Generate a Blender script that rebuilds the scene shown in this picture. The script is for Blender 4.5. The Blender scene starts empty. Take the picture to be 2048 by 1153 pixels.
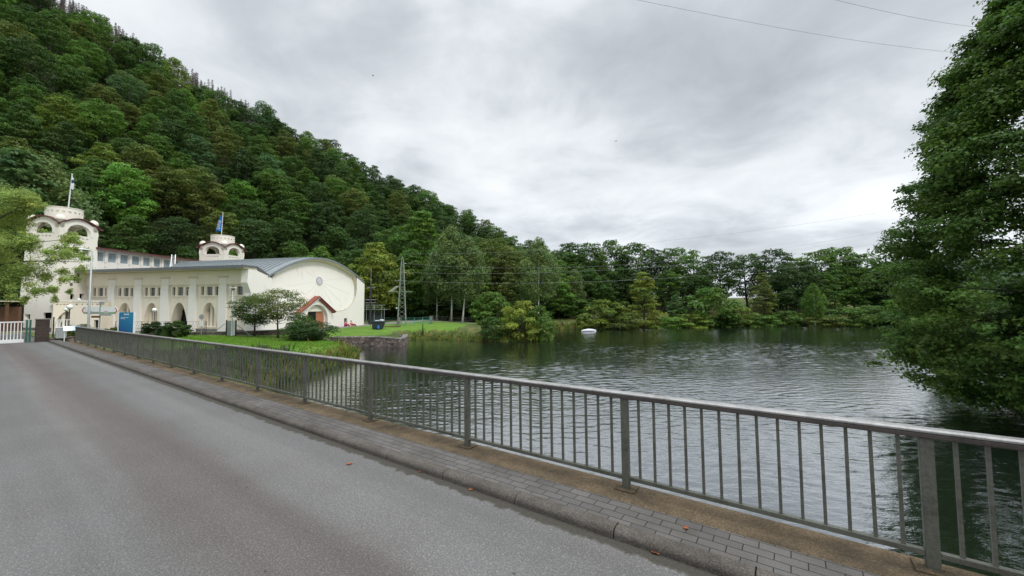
import bpy, math, random
import numpy as np
from mathutils import Vector, Matrix
from mathutils.geometry import delaunay_2d_cdt
R = math.radians
scene = bpy.context.scene
col = scene.collection

# ------------------------------------------------------------------ camera, sky, sun, exposure
F, PITCH, EYE = 778.8, R(2.477), 1.863
cam_d = bpy.data.cameras.new('camera')
cam = bpy.data.objects.new('camera', cam_d); col.objects.link(cam)
cam.location = (0, 0, EYE); cam.rotation_euler = (R(90) + PITCH, 0, 0)
cam_d.sensor_width = 36; cam_d.lens = F / 2048 * 36
cam_d.clip_start = 0.05; cam_d.clip_end = 6000
scene.camera = cam
scene.view_settings.view_transform = 'Standard'
scene.view_settings.look = 'None'
scene.view_settings.exposure = 0.0
scene.view_settings.gamma = 1
SUN_EL, SUN_AZ = R(44), R(124)          # azimuth clockwise from +Y (the view direction)
w = bpy.data.worlds.new('World'); scene.world = w; w.use_nodes = True
nt = w.node_tree; N = nt.nodes; L = nt.links
for n in list(N): N.remove(n)
def nd(t, **k):
    n = N.new(t)
    for a, b in k.items(): setattr(n, a, b)
    return n
def mth(op, a, b=None, c=None):
    m = nd('ShaderNodeMath', operation=op)
    for i, v in enumerate((a, b, c)):
        if v is None: continue
        if isinstance(v, (int, float)): m.inputs[i].default_value = v
        else: L.new(v, m.inputs[i])
    return m.outputs[0]
out = nd('ShaderNodeOutputWorld')
tc = nd('ShaderNodeTexCoord'); sep = nd('ShaderNodeSeparateXYZ'); L.new(tc.outputs['Generated'], sep.inputs[0])
zc = mth('MAXIMUM', sep.outputs[2], 0.0)
zd = mth('ADD', zc, 0.22)
cx = mth('DIVIDE', sep.outputs[0], zd); cy = mth('DIVIDE', sep.outputs[1], zd)
cmb = nd('ShaderNodeCombineXYZ'); L.new(cx, cmb.inputs[0]); L.new(cy, cmb.inputs[1])
def noise(scale, detail, rough, dist, loc):
    mp = nd('ShaderNodeMapping'); mp.inputs['Location'].default_value = loc
    L.new(cmb.outputs[0], mp.inputs[0])
    n = nd('ShaderNodeTexNoise'); n.inputs['Scale'].default_value = scale; n.inputs['Detail'].default_value = detail
    n.inputs['Roughness'].default_value = rough; n.inputs['Distortion'].default_value = dist
    L.new(mp.outputs[0], n.inputs['Vector']); return n.outputs[0]
n1 = noise(0.9, 7, 0.5, 0.25, (3.1, 7.7, 0)); n2 = noise(2.6, 7, 0.55, 0.4, (11.3, 2.2, 4)); n3 = noise(0.38, 2, 0.5, 0, (1.7, 5.1, 2))
dens = mth('ADD', mth('ADD', mth('MULTIPLY', n1, 0.62), mth('MULTIPLY', n2, 0.36)), mth('MULTIPLY', n3, 0.30))
dens = mth('SUBTRACT', dens, 0.065)
ramp = nd('ShaderNodeValToRGB'); L.new(dens, ramp.inputs[0])
cr = ramp.color_ramp; cr.interpolation = 'B_SPLINE'
cr.elements[0].position = 0.40; cr.elements[0].color = (1.05, 1.09, 1.12, 1)
cr.elements[1].position = 0.74; cr.elements[1].color = (0.44, 0.48, 0.515, 1)
e = cr.elements.new(0.54); e.color = (0.79, 0.835, 0.875, 1)
e = cr.elements.new(0.62); e.color = (0.62, 0.665, 0.71, 1)
# overcast sky: brighter overhead (out of view) and a pale band at the horizon
zen = nd('ShaderNodeMapRange'); zen.interpolation_type = 'SMOOTHSTEP'
zen.inputs['From Min'].default_value = 0.60; zen.inputs['From Max'].default_value = 0.95
zen.inputs['To Min'].default_value = 1.0; zen.inputs['To Max'].default_value = 4.4
L.new(sep.outputs[2], zen.inputs[0])
hor = nd('ShaderNodeMapRange'); hor.interpolation_type = 'SMOOTHSTEP'
hor.inputs['From Min'].default_value = 0.0; hor.inputs['From Max'].default_value = 0.34
hor.inputs['To Min'].default_value = 1.22; hor.inputs['To Max'].default_value = 1.0
L.new(sep.outputs[2], hor.inputs[0])
gain = mth('MULTIPLY', zen.outputs[0], hor.outputs[0])
sky = nd('ShaderNodeTexSky', sky_type='NISHITA'); sky.sun_disc = False
sky.sun_elevation = SUN_EL; sky.sun_rotation = SUN_AZ
bg1 = nd('ShaderNodeBackground'); L.new(sky.outputs[0], bg1.inputs[0]); bg1.inputs[1].default_value = 0.1
bg2 = nd('ShaderNodeBackground'); L.new(ramp.outputs[0], bg2.inputs[0]); L.new(gain, bg2.inputs[1])
mx = nd('ShaderNodeMixShader'); mx.inputs[0].default_value = 0.96
L.new(bg1.outputs[0], mx.inputs[1]); L.new(bg2.outputs[0], mx.inputs[2]); L.new(mx.outputs[0], out.inputs[0])
sd = bpy.data.lights.new('sun', 'SUN'); sd.energy = 1.5; sd.angle = R(14); sd.color = (1, 0.96, 0.9)
sun = bpy.data.objects.new('sun', sd); col.objects.link(sun)
sv = Vector((math.sin(SUN_AZ) * math.cos(SUN_EL), math.cos(SUN_AZ) * math.cos(SUN_EL), math.sin(SUN_EL)))
sun.rotation_euler = sv.to_track_quat('Z', 'Y').to_euler(); sun.location = (20, -10, 60)
scene.cycles.max_bounces = 6; scene.cycles.diffuse_bounces = 3; scene.cycles.glossy_bounces = 3
scene.cycles.transmission_bounces = 3; scene.cycles.transparent_max_bounces = 6
scene.cycles.sample_clamp_indirect = 4.0
scene.cycles.use_denoising = True

# ------------------------------------------------------------------ survey of the photograph: pixel + known distance / level -> place in the world
cp, sp = math.cos(PITCH), math.sin(PITCH)
def ray(px, py):
    x = (px - 1024) / F; v = (576.5 - py) / F
    return x, cp - v * sp, sp + v * cp
def at_Y(px, py, Y):
    r = ray(px, py); k = Y / r[1]; return (r[0] * k, Y, EYE + r[2] * k)
def at_z(px, py, z):
    r = ray(px, py); k = (z - EYE) / r[2]; return (r[0] * k, r[1] * k, z)
def at_plane(px, py, o, d):       # vertical plane through o with direction d: distance along d and height
    r = ray(px, py)
    det = r[0] * d[1] - r[1] * d[0]
    k = (o[0] * d[1] - o[1] * d[0]) / det
    X, Y = r[0] * k, r[1] * k
    return ((X - o[0]) * d[0] + (Y - o[1]) * d[1], EYE + r[2] * k)

# ------------------------------------------------------------------ materials
def mat_new(name):
    m = bpy.data.materials.new(name); m.use_nodes = True
    t = m.node_tree
    for n in list(t.nodes): t.nodes.remove(n)
    o = t.nodes.new('ShaderNodeOutputMaterial')
    return m, t, o
class G:                            # small node helper
    def __init__(s, t): s.t = t
    def n(s, typ, ins=None, **k):
        x = s.t.nodes.new(typ)
        for a, b in k.items(): setattr(x, a, b)
        for a, b in (ins or {}).items():
            if hasattr(b, 'is_output') or isinstance(b, bpy.types.NodeSocket): s.t.links.new(b, x.inputs[a])
            else: x.inputs[a].default_value = b
        return x
    def coord(s, scale=(1, 1, 1), kind='Object', rot=(0, 0, 0), loc=(0, 0, 0)):
        c = s.n('ShaderNodeTexCoord')
        return s.n('ShaderNodeMapping', {'Vector': c.outputs[kind], 'Scale': scale, 'Rotation': rot, 'Location': loc}).outputs[0]
    def noise(s, vec, scale, detail=4, rough=0.5, dist=0):
        return s.n('ShaderNodeTexNoise', {'Vector': vec, 'Scale': scale, 'Detail': detail, 'Roughness': rough, 'Distortion': dist}).outputs[0]
    def ramp(s, f, stops, interp='LINEAR'):
        r = s.n('ShaderNodeValToRGB', {'Fac': f}); r.color_ramp.interpolation = interp
        el = r.color_ramp.elements
        while len(el) < len(stops): el.new(0.5)
        for e, (p, c) in zip(el, stops):
            e.position = p; e.color = (c[0], c[1], c[2], 1) if isinstance(c, (tuple, list)) else (c, c, c, 1)
        return r.outputs[0]
    def mix(s, f, a, b, mode='MIX'):
        x = s.n('ShaderNodeMix', data_type='RGBA', blend_type=mode)
        for i, v in ((0, f), (6, a), (7, b)):
            if isinstance(v, bpy.types.NodeSocket): s.t.links.new(v, x.inputs[i])
            elif i == 0: x.inputs[i].default_value = v
            else: x.inputs[i].default_value = (v[0], v[1], v[2], 1)
        return x.outputs[2]
    def math(s, op, a, b=0.0, c=0.0):
        x = s.n('ShaderNodeMath', operation=op)
        for i, v in enumerate((a, b, c)):
            if isinstance(v, bpy.types.NodeSocket): s.t.links.new(v, x.inputs[i])
            else: x.inputs[i].default_value = v
        return x.outputs[0]
    def bump(s, h, strength, dist=0.02):
        return s.n('ShaderNodeBump', {'Height': h, 'Strength': strength, 'Distance': dist}).outputs[0]
    def bsdf(s, out, color, rough=0.7, normal=None, metal=0.0, spec=0.5, ior=None):
        b = s.n('ShaderNodeBsdfPrincipled', {'Base Color': color if isinstance(color, bpy.types.NodeSocket) else (*color, 1),
                'Roughness': rough, 'Metallic': metal, 'Specular IOR Level': spec})
        if ior: b.inputs['IOR'].default_value = ior
        if normal is not None: s.t.links.new(normal, b.inputs['Normal'])
        s.t.links.new(b.outputs[0], out.inputs[0]); return b
def simple(name, c, rough=0.7, var=0.15, scale=3.0, bump=0.15, metal=0.0, spec=0.4, streak=False):
    m, t, o = mat_new(name); g = G(t)
    v = g.coord((1, 1, 0.25) if streak else (1, 1, 1))
    n1 = g.noise(v, scale, 6, 0.6); n2 = g.noise(v, scale * 9, 3, 0.6)
    f = g.math('ADD', g.math('MULTIPLY', n1, 0.7), g.math('MULTIPLY', n2, 0.3))
    cc = g.ramp(f, [(0.3, tuple(x * (1 - var) for x in c)), (0.7, tuple(min(1, x * (1 + var)) for x in c))])
    g.bsdf(o, cc, rough, g.bump(n2, bump, 0.02), metal, spec)
    return m
M = {}
def stucco(name, c, var=0.10):
    m, t, o = mat_new(name); g = G(t)
    v = g.coord(); vs = g.coord((1.3, 1.3, 0.3))
    big = g.noise(v, 0.35, 5, 0.6); st = g.noise(vs, 1.6, 6, 0.65); fine = g.noise(v, 14, 4, 0.6)
    f = g.math('ADD', g.math('MULTIPLY', big, 0.45), g.math('MULTIPLY', st, 0.55))
    dirt = (c[0] * 0.72, c[1] * 0.70, c[2] * 0.66)
    cc = g.ramp(f, [(0.26, dirt), (0.42, tuple(x * (1 - var * 0.4) for x in c)), (0.58, c)])
    cc = g.mix(g.math('MULTIPLY', fine, 0.18), cc, (c[0] * 0.75, c[1] * 0.74, c[2] * 0.72))
    g.bsdf(o, cc, 0.9, g.bump(fine, 0.25, 0.02), 0, 0.2)
    return m
M['cream'] = stucco('cream_stucco', (0.84, 0.765, 0.635))
M['ivory'] = stucco('ivory_stucco', (0.86, 0.832, 0.77), 0.05)
M['towerwall'] = stucco('tower_stucco', (0.84, 0.80, 0.71), 0.06)
M['plinth'] = simple('grey_plinth', (0.16, 0.15, 0.13), 0.9, 0.4, 2.2, 0.5)
M['fascia'] = simple('grey_metal_fascia', (0.13, 0.14, 0.15), 0.5, 0.12, 1.0, 0.05)
M['zinc'] = simple('zinc_roofing', (0.22, 0.25, 0.26), 0.5, 0.14, 0.9, 0.05, 0.2, 0.5)
M['darkroof'] = simple('dark_roofing', (0.10, 0.105, 0.11), 0.7, 0.25, 1.5, 0.1)
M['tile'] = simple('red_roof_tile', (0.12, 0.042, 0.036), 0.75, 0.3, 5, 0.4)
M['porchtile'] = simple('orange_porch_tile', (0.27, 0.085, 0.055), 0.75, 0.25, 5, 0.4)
M['doorwood'] = simple('orange_brown_door', (0.42, 0.17, 0.095), 0.6, 0.15, 3, 0.1)
M['dark'] = simple('dark_interior', (0.012, 0.011, 0.012), 0.9, 0.3, 2, 0)  # near-black: shade of interiors put into the colour; planter soil uses it too
M['soffit'] = simple('cream_soffit', (0.62, 0.56, 0.42), 0.9, 0.08, 2, 0.1)
def glassmat(name, c, rough):
    m, t, o = mat_new(name); g = G(t)
    n = g.noise(g.coord(), 1.2, 2)
    cc = g.ramp(n, [(0.3, c), (0.7, tuple(x * 1.9 for x in c))])
    g.bsdf(o, cc, rough, g.bump(n, 0.12, 0.05), 0, 0.9); return m
M['glass'] = glassmat('dark_window_glass', (0.014, 0.018, 0.022), 0.08)
M['skyglass'] = glassmat('sky_lit_window_glass', (0.20, 0.26, 0.29), 0.06)  # sky reflection put into the pale blue base colour
M['frame'] = simple('grey_window_bars', (0.33, 0.35, 0.36), 0.6, 0.1)
M['white'] = simple('white_paint', (0.74, 0.76, 0.76), 0.5, 0.08, 2, 0.03)
M['globe'] = simple('opal_globe', (0.86, 0.86, 0.84), 0.25, 0.02, 2, 0)
M['galv'] = simple('galvanised_steel', (0.36, 0.38, 0.39), 0.5, 0.14, 8, 0.05, 0.5)
M['pylonsteel'] = simple('green_grey_lattice_steel', (0.24, 0.28, 0.24), 0.7, 0.2, 4, 0.1)
M['darkmetal'] = simple('dark_metal', (0.03, 0.035, 0.04), 0.6, 0.2, 4, 0.05)
M['greenmetal'] = simple('green_painted_metal', (0.03, 0.12, 0.09), 0.6, 0.15, 4, 0.05)
M['greenpost'] = simple('pale_green_post', (0.10, 0.30, 0.27), 0.6, 0.1, 4, 0.05)
M['wood'] = simple('brown_wood', (0.13, 0.065, 0.035), 0.8, 0.25, 4, 0.3)
M['greywood'] = simple('weathered_post', (0.16, 0.14, 0.12), 0.85, 0.3, 5, 0.4)
def signblue():
    m, t, o = mat_new('blue_sign_panel'); g = G(t)
    c = g.n('ShaderNodeTexCoord'); s = g.n('ShaderNodeSeparateXYZ', {0: c.outputs['Generated']})
    f = g.math('ADD', g.math('MULTIPLY', s.outputs[2], 0.8), g.math('MULTIPLY', s.outputs[0], 0.25))
    cc = g.ramp(f, [(0.35, (0.006, 0.055, 0.22)), (0.98, (0.01, 0.19, 0.34))])
    g.bsdf(o, cc, 0.35); return m
M['signblue'] = signblue()
M['flagblue'] = simple('blue_flag_cloth', (0.01, 0.14, 0.42), 0.8, 0.2, 2, 0)
M['flagwhite'] = simple('white_flag_cloth', (0.7, 0.72, 0.75), 0.8, 0.05, 2, 0)
M['flagdark'] = simple('navy_flag_cloth', (0.02, 0.03, 0.12), 0.8, 0.1, 2, 0)
def rubble(name, c, mortar, scale):
    m, t, o = mat_new(name); g = G(t)
    v = g.coord((1, 1, 1.8))
    nv = g.n('ShaderNodeTexNoise', {'Vector': v, 'Scale': scale * 0.8, 'Detail': 3.0})
    wv = g.mix(0.18, v, nv.outputs[1])
    vo = g.n('ShaderNodeTexVoronoi', {'Vector': wv, 'Scale': scale}); vo2 = g.n('ShaderNodeTexVoronoi', {'Vector': wv, 'Scale': scale}, feature='DISTANCE_TO_EDGE')
    bw = g.n('ShaderNodeRGBToBW', {0: vo.outputs['Color']})
    cc = g.mix(0.75, c, bw.outputs[0], 'MULTIPLY')
    edge = g.ramp(vo2.outputs[0], [(0.02, 0.0), (0.09, 1.0)])
    cc = g.mix(edge, mortar, cc)
    ns = g.noise(g.coord(), 7, 5)
    cc = g.mix(0.45, cc, g.ramp(ns, [(0.3, 0.25), (0.7, 1.0)]), 'MULTIPLY')
    g.bsdf(o, cc, 0.92, g.bump(g.math('ADD', edge, ns), 0.6, 0.05), 0, 0.2); return m
M['rubble'] = rubble('brown_rubble_stone', (0.30, 0.24, 0.21), (0.05, 0.045, 0.04), 2.6)
M['rubblegrey'] = rubble('grey_rubble_stone', (0.42, 0.40, 0.37), (0.10, 0.09, 0.08), 3.2)
def brickm(name, c1, c2, mortar, sx, rot=(R(90), 0, 0)):
    m, t, o = mat_new(name); g = G(t)
    v = g.coord((1, 1, 1), rot=rot)
    b = g.n('ShaderNodeTexBrick', {'Vector': v, 'Color1': (*c1, 1), 'Color2': (*c2, 1), 'Mortar': (*mortar, 1), 'Scale': 1.0, 'Mortar Size': 0.012,
            'Brick Width': sx, 'Row Height': sx * 0.33, 'Bias': 0.0})
    ns = g.noise(g.coord(), 9, 5)
    cc = g.mix(0.5, b.outputs[0], g.ramp(ns, [(0.3, 0.4), (0.7, 1.0)]), 'MULTIPLY')
    g.bsdf(o, cc, 0.9, g.bump(b.outputs[1], -0.4, 0.02), 0, 0.2); return m
M['brick'] = brickm('dark_red_brick', (0.085, 0.058, 0.045), (0.05, 0.038, 0.032), (0.08, 0.075, 0.07), 0.25)
# bark and leaves
M['bark'] = simple('tree_bark', (0.055, 0.045, 0.036), 0.9, 0.35, 6, 0.6, streak=True)
def birchm():
    m, t, o = mat_new('white_birch_bark'); g = G(t)
    n = g.noise(g.coord((1, 1, 5)), 2.2, 5, 0.6)
    cc = g.ramp(n, [(0.36, (0.05, 0.045, 0.04)), (0.44, (0.62, 0.60, 0.56)), (0.7, (0.74, 0.73, 0.70))])
    g.bsdf(o, cc, 0.8); return m
M['birch'] = birchm()
M['deadwood'] = simple('dead_grey_wood', (0.17, 0.14, 0.125), 0.9, 0.25, 3, 0.2)
def leafm(name, trans=0.34, rough=0.6):
    m, t, o = mat_new(name); g = G(t)
    oi = g.n('ShaderNodeObjectInfo'); at = g.n('ShaderNodeAttribute', attribute_name='tint')
    cc = g.mix(1.0, oi.outputs['Color'], at.outputs['Color'], 'MULTIPLY')
    p = g.n('ShaderNodeBsdfPrincipled', {'Base Color': cc, 'Roughness': rough, 'Specular IOR Level': 0.25})
    hs = g.n('ShaderNodeHueSaturation', {'Color': cc, 'Hue': 0.503, 'Saturation': 1.05, 'Value': 1.4})
    tr = g.n('ShaderNodeBsdfTranslucent', {'Color': hs.outputs[0]})
    mxs = g.n('ShaderNodeMixShader', {0: trans, 1: p.outputs[0], 2: tr.outputs[0]})
    t.links.new(mxs.outputs[0], o.inputs[0]); return m
M['leaf'] = leafm('leaf_green')

# ------------------------------------------------------------------ mesh helpers
def inside2(c, lp):
    r = False; n = len(lp)
    for i in range(n):
        a = lp[i]; b = lp[(i + 1) % n]
        if (a[1] > c[1]) != (b[1] > c[1]) and c[0] < (b[0] - a[0]) * (c[1] - a[1]) / (b[1] - a[1]) + a[0]: r = not r
    return r
class MB:
    def __init__(s): s.v = []; s.f = []; s.m = []; s.cur = 0
    def add(s, vs, fs):
        b = len(s.v); s.v += [tuple(p) for p in vs]; s.f += [tuple(b + i for i in f) for f in fs]; s.m += [s.cur] * len(fs)
        return s
    def box(s, x0, x1, y0, y1, z0, z1):
        return s.add([(x0, y0, z0), (x1, y0, z0), (x1, y1, z0), (x0, y1, z0), (x0, y0, z1), (x1, y0, z1), (x1, y1, z1), (x0, y1, z1)],
                     [(0, 3, 2, 1), (4, 5, 6, 7), (0, 1, 5, 4), (1, 2, 6, 5), (2, 3, 7, 6), (3, 0, 4, 7)])
    def beam(s, a, b, wd, ht, up=(0, 0, 1)):      # box along a-b
        a, b = Vector(a), Vector(b); d = (b - a).normalized(); u = Vector(up)
        sd = d.cross(u)
        if sd.length < 1e-4: sd = d.cross(Vector((1, 0, 0)))
        sd.normalize(); u = sd.cross(d)
        vs = []
        for p in (a, b):
            for i, j in ((-1, -1), (1, -1), (1, 1), (-1, 1)):
                vs.append(p + sd * (i * wd / 2) + u * (j * ht / 2))
        return s.add(vs, [(3, 2, 1, 0), (4, 5, 6, 7), (0, 1, 5, 4), (1, 2, 6, 5), (2, 3, 7, 6), (3, 0, 4, 7)])
    def tube(s, pts, rad, n=8, cap=True):
        pts = [Vector(p) for p in pts]
        if not hasattr(rad, '__len__'): rad = [rad] * len(pts)
        vs = []; fs = []
        ref = None
        for i, p in enumerate(pts):
            d = (pts[min(i + 1, len(pts) - 1)] - pts[max(i - 1, 0)])
            if d.length < 1e-9: d = Vector((0, 0, 1))
            d.normalize()
            if ref is None:
                ref = Vector((1, 0, 0)) if abs(d.x) < 0.9 else Vector((0, 1, 0))
            a = (ref - d * ref.dot(d)).normalized(); ref = a; b = d.cross(a)
            for k in range(n):
                t = 2 * math.pi * k / n
                vs.append(p + (a * math.cos(t) + b * math.sin(t)) * rad[i])
        for i in range(len(pts) - 1):
            for k in range(n):
                k2 = (k + 1) % n
                fs.append((i * n + k, i * n + k2, (i + 1) * n + k2, (i + 1) * n + k))
        if cap:
            fs.append(tuple(range(n - 1, -1, -1))); fs.append(tuple((len(pts) - 1) * n + k for k in range(n)))
        return s.add(vs, fs)
    def lathe(s, prof, c=(0, 0), n=24, cap=True):
        vs = []; fs = []
        for r_, z in prof:
            for k in range(n):
                t = 2 * math.pi * k / n; vs.append((c[0] + r_ * math.cos(t), c[1] + r_ * math.sin(t), z))
        for i in range(len(prof) - 1):
            for k in range(n):
                k2 = (k + 1) % n; fs.append((i * n + k, i * n + k2, (i + 1) * n + k2, (i + 1) * n + k))
        if cap:
            fs.append(tuple(range(n - 1, -1, -1))); fs.append(tuple((len(prof) - 1) * n + k for k in range(n)))
        return s.add(vs, fs)
    def ball(s, c, r_, n=12, sz=1.0):
        prof = [(max(1e-3, r_ * math.sin(math.pi * i / n)), c[2] - r_ * sz * math.cos(math.pi * i / n)) for i in range(n + 1)]
        return s.lathe(prof, (c[0], c[1]), n * 2)
    def wall(s, outline, holes, fn, c0, c1, back=True):
        loops = [outline] + list(holes)
        flat = [Vector((a, b)) for lp in loops for a, b in lp]
        ed = []; o_ = 0
        for lp in loops:
            ed += [(o_ + i, o_ + (i + 1) % len(lp)) for i in range(len(lp))]; o_ += len(lp)
        v2, _, f2, ov, _, _ = delaunay_2d_cdt(flat, ed, [], 0, 1e-6)
        mp_ = [o[0] if len(o) else -1 for o in ov]
        tris = []
        for f in f2:
            c = (v2[f[0]] + v2[f[1]] + v2[f[2]]) / 3
            if all(mp_[i] >= 0 for i in f) and inside2(c, outline) and not any(inside2(c, h) for h in holes): tris.append([mp_[i] for i in f])
        n = len(flat)
        vs = [fn(p[0], p[1], c0) for p in flat] + [fn(p[0], p[1], c1) for p in flat]
        fs = [tuple(t) for t in tris]
        if back: fs += [tuple(n + i for i in reversed(t)) for t in tris]
        o = 0
        for lp in loops:
            k = len(lp)
            for i in range(k):
                j = (i + 1) % k; fs.append((o + i, o + j, n + o + j, n + o + i))
            o += k
        return s.add(vs, fs)
    def build(s, name, mat, parent=None, absz=True, smooth=False):
        me = bpy.data.meshes.new(name)
        dz = 0; q_ = parent
        while q_ is not None and absz: dz += q_.location.z; q_ = q_.parent
        me.from_pydata([(x, y, z - dz) for x, y, z in s.v], [], s.f)
        mats = mat if isinstance(mat, (list, tuple)) else [mat]
        for m_ in mats: me.materials.append(m_)
        if len(mats) > 1: me.polygons.foreach_set('material_index', s.m)
        if smooth: me.polygons.foreach_set('use_smooth', [True] * len(me.polygons))
        me.update(); me.validate()
        fix_normals(me)
        o = bpy.data.objects.new(name, me); col.objects.link(o)
        if parent is not None: o.parent = parent
        return o
import bmesh
def fix_normals(me):
    bm = bmesh.new(); bm.from_mesh(me); bmesh.ops.recalc_face_normals(bm, faces=bm.faces); bm.to_mesh(me); bm.free()
def bevel(o, wd, seg=2):
    b = o.modifiers.new('bevel', 'BEVEL'); b.width = wd; b.segments = seg; b.limit_method = 'ANGLE'; b.angle_limit = R(40)
    return o
def tag(o, label=None, cat=None, group=None, kind=None):
    if label: o['label'] = label
    if cat: o['category'] = cat
    if group: o['group'] = group
    if kind: o['kind'] = kind
    return o
def thing(name, label, cat, loc=(0, 0, 0), rz=0.0, group=None):
    o = bpy.data.objects.new(name, None); col.objects.link(o); o.empty_display_size = 0.3
    o.location = loc; o.rotation_euler = (0, 0, rz)
    return tag(o, label, cat, group)
def copy_tree(o, parent=None):
    c = o.copy(); col.objects.link(c); c.parent = parent
    for ch in o.children: copy_tree(ch, c)
    return c
def text(body, size, mat, name='lettering', parent=None, loc=(0, 0, 0), rot=(0, 0, 0), ext=0.002, align='CENTER'):
    cu = bpy.data.curves.new(name, 'FONT'); cu.body = body; cu.size = size; cu.extrude = ext; cu.align_x = align; cu.align_y = 'CENTER'
    cu.materials.append(mat)
    tmp = bpy.data.objects.new(name + '_curve', cu); me = bpy.data.meshes.new_from_object(tmp); bpy.data.objects.remove(tmp)
    o = bpy.data.objects.new(name, me); col.objects.link(o); o.parent = parent; o.location = loc; o.rotation_euler = rot
    return o

# ------------------------------------------------------------------ levels and lines of the place
WATER = -3.1
A0 = R(54.405); P0 = np.array([2.911, 2.771]); SL = 0.0125; BAY = 2.154
U = np.array([-math.sin(A0), math.cos(A0)]); NV = np.array([-math.cos(A0), -math.sin(A0)])   # along the railing / towards the road
def SN(s, n, dz=0.0):
    p = P0 + U * s + NV * n
    return (p[0], p[1], -SL * s + dz)
def wpt(px, py, z=WATER): p = at_z(px, py, z); return (p[0], p[1])
LAKE = [(-17.5, 17.2), wpt(520, 778), wpt(600, 760), wpt(680, 737), wpt(736, 716), wpt(722, 704), wpt(700, 698), wpt(668, 694),
        wpt(740, 692.5), wpt(800, 694), wpt(811, 690), wpt(822, 680), wpt(860, 679), wpt(905, 681), wpt(960, 684), wpt(1010, 685), wpt(1060, 684),
        wpt(1105, 682), wpt(1116, 676), wpt(1100, 668), wpt(1075, 663), wpt(1110, 659.5), wpt(1160, 658.5), wpt(1210, 656.5), wpt(1300, 655),
        wpt(1400, 653), wpt(1480, 652.2), wpt(1600, 651.8), wpt(1700, 652), wpt(1800, 652.5), (110, 92), (96, 60), (50, 38), (25, 22), (20, 12), (19, 0), (20, -12),
        (5, -30), (-30, -30), (-17, -5), (-14, 2)]
LA = np.array(LAKE)
def lake_sd(X, Y):
    P = np.stack([np.asarray(X, float).ravel(), np.asarray(Y, float).ravel()], 1)
    best = np.full(len(P), 1e18); inside = np.zeros(len(P), bool)
    n = len(LA)
    for i in range(n):
        a = LA[i]; b = LA[(i + 1) % n]; ab = b - a
        t = np.clip(((P - a) @ ab) / (ab @ ab), 0, 1)
        d = ((P - (a + t[:, None] * ab)) ** 2).sum(1); best = np.minimum(best, d)
        c = ((a[1] > P[:, 1]) != (b[1] > P[:, 1]))
        with np.errstate(divide='ignore', invalid='ignore'):
            xi = (b[0] - a[0]) * (P[:, 1] - a[1]) / (b[1] - a[1]) + a[0]
        inside ^= c & (P[:, 0] < xi)
    d = np.sqrt(best); d[inside] *= -1
    return d.reshape(np.shape(X))
def sstep(x, a, b): t = np.clip((x - a) / (b - a), 0, 1); return t * t * (3 - 2 * t)
def vnoise(X, Y, f, seed=0):
    return (np.sin(X * f + seed) * np.cos(Y * f * 1.13 + seed * 2.1) + 0.5 * np.sin(X * f * 2.3 + Y * f * 1.7 + seed)) / 1.5
def ground_z(X, Y, d=None):
    X = np.asarray(X, float); Y = np.asarray(Y, float)
    if d is None: d = lake_sd(X, Y)
    lvl = np.full(X.shape, -1.55)
    lvl = lvl - 0.35 * sstep(X, -22, -5) * (Y > 60) + 0.25 * vnoise(X, Y, 0.12, 2) * sstep(d, 2, 12) * (1 - sstep(Y, 38, 46) * (X < -20))
    far = sstep(Y, 78, 92) * sstep(X, -2, 20)
    lvl = lvl + far * np.minimum(np.maximum(d - 4, 0) * 0.16, 6.0)
    # mounded lawn beside the bridge
    lvl = lvl - 0.25 * np.exp(-(((X + 20) / 12) ** 2 + ((Y - 40) / 6) ** 2))
    s = (X - P0[0]) * U[0] + (Y - P0[1]) * U[1]; n = (X - P0[0]) * NV[0] + (Y - P0[1]) * NV[1]
    deck = -SL * s
    walled = sstep(X, -24.5, -22) * (1 - sstep(X, -11.0, -9.5)) * sstep(Y, 44.5, 46.0) * (1 - sstep(Y, 53, 56))
    lvl = lvl - 0.45 * walled * (1 - sstep(d, 1.0, 9.0))
    bank = sstep(d, -0.3 + 0.35 * walled, 3.2 + 1.5 * far - 2.5 * walled)
    z = WATER - 0.5 + (lvl - WATER + 0.5) * bank
    z = np.where(d < 0, WATER - 0.5 - np.minimum(-d, 6) * 0.4, z)
    # embankment carrying the road
    emb = deck - 0.28 - 0.42 * np.maximum(-n - 0.6, 0)
    side = (s > 22) | (s < -14)
    z = np.where(side & (n < 0.0), np.maximum(z, np.where(emb > -2.6, emb, -9)), z)
    z = np.where((n >= 0.0) & (s > 20), deck - 0.30, z)
    return z

# ------------------------------------------------------------------ setting: ground, water, hill
def axis(segs):
    out_ = []
    for a, b, st in segs: out_ += list(np.arange(a, b, st))
    return np.array(out_ + [segs[-1][1]])
xs = axis([(-2500, -300, 200), (-300, -110, 10), (-110, -48, 1.5), (-48, 12, 0.6), (12, 60, 1.5), (60, 160, 4), (160, 400, 30), (400, 3000, 260)])
ys = axis([(-300, -40, 20), (-40, 10, 4), (10, 62, 0.6), (62, 112, 1.2), (112, 180, 4), (180, 400, 20), (400, 3200, 200)])
def grid_mesh(name, X, Y, Z, mat, mask=None, attr=None):
    ny, nx = X.shape
    v = np.stack([X.ravel(), Y.ravel(), Z.ravel()], 1)
    i = np.arange(ny * nx).reshape(ny, nx)
    q = np.stack([i[:-1, :-1], i[:-1, 1:], i[1:, 1:], i[1:, :-1]], -1).reshape(-1, 4)
    if mask is not None: q = q[mask.ravel()]
    return np_mesh(name, v, q, mat, attr=attr, smooth=True)
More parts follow.
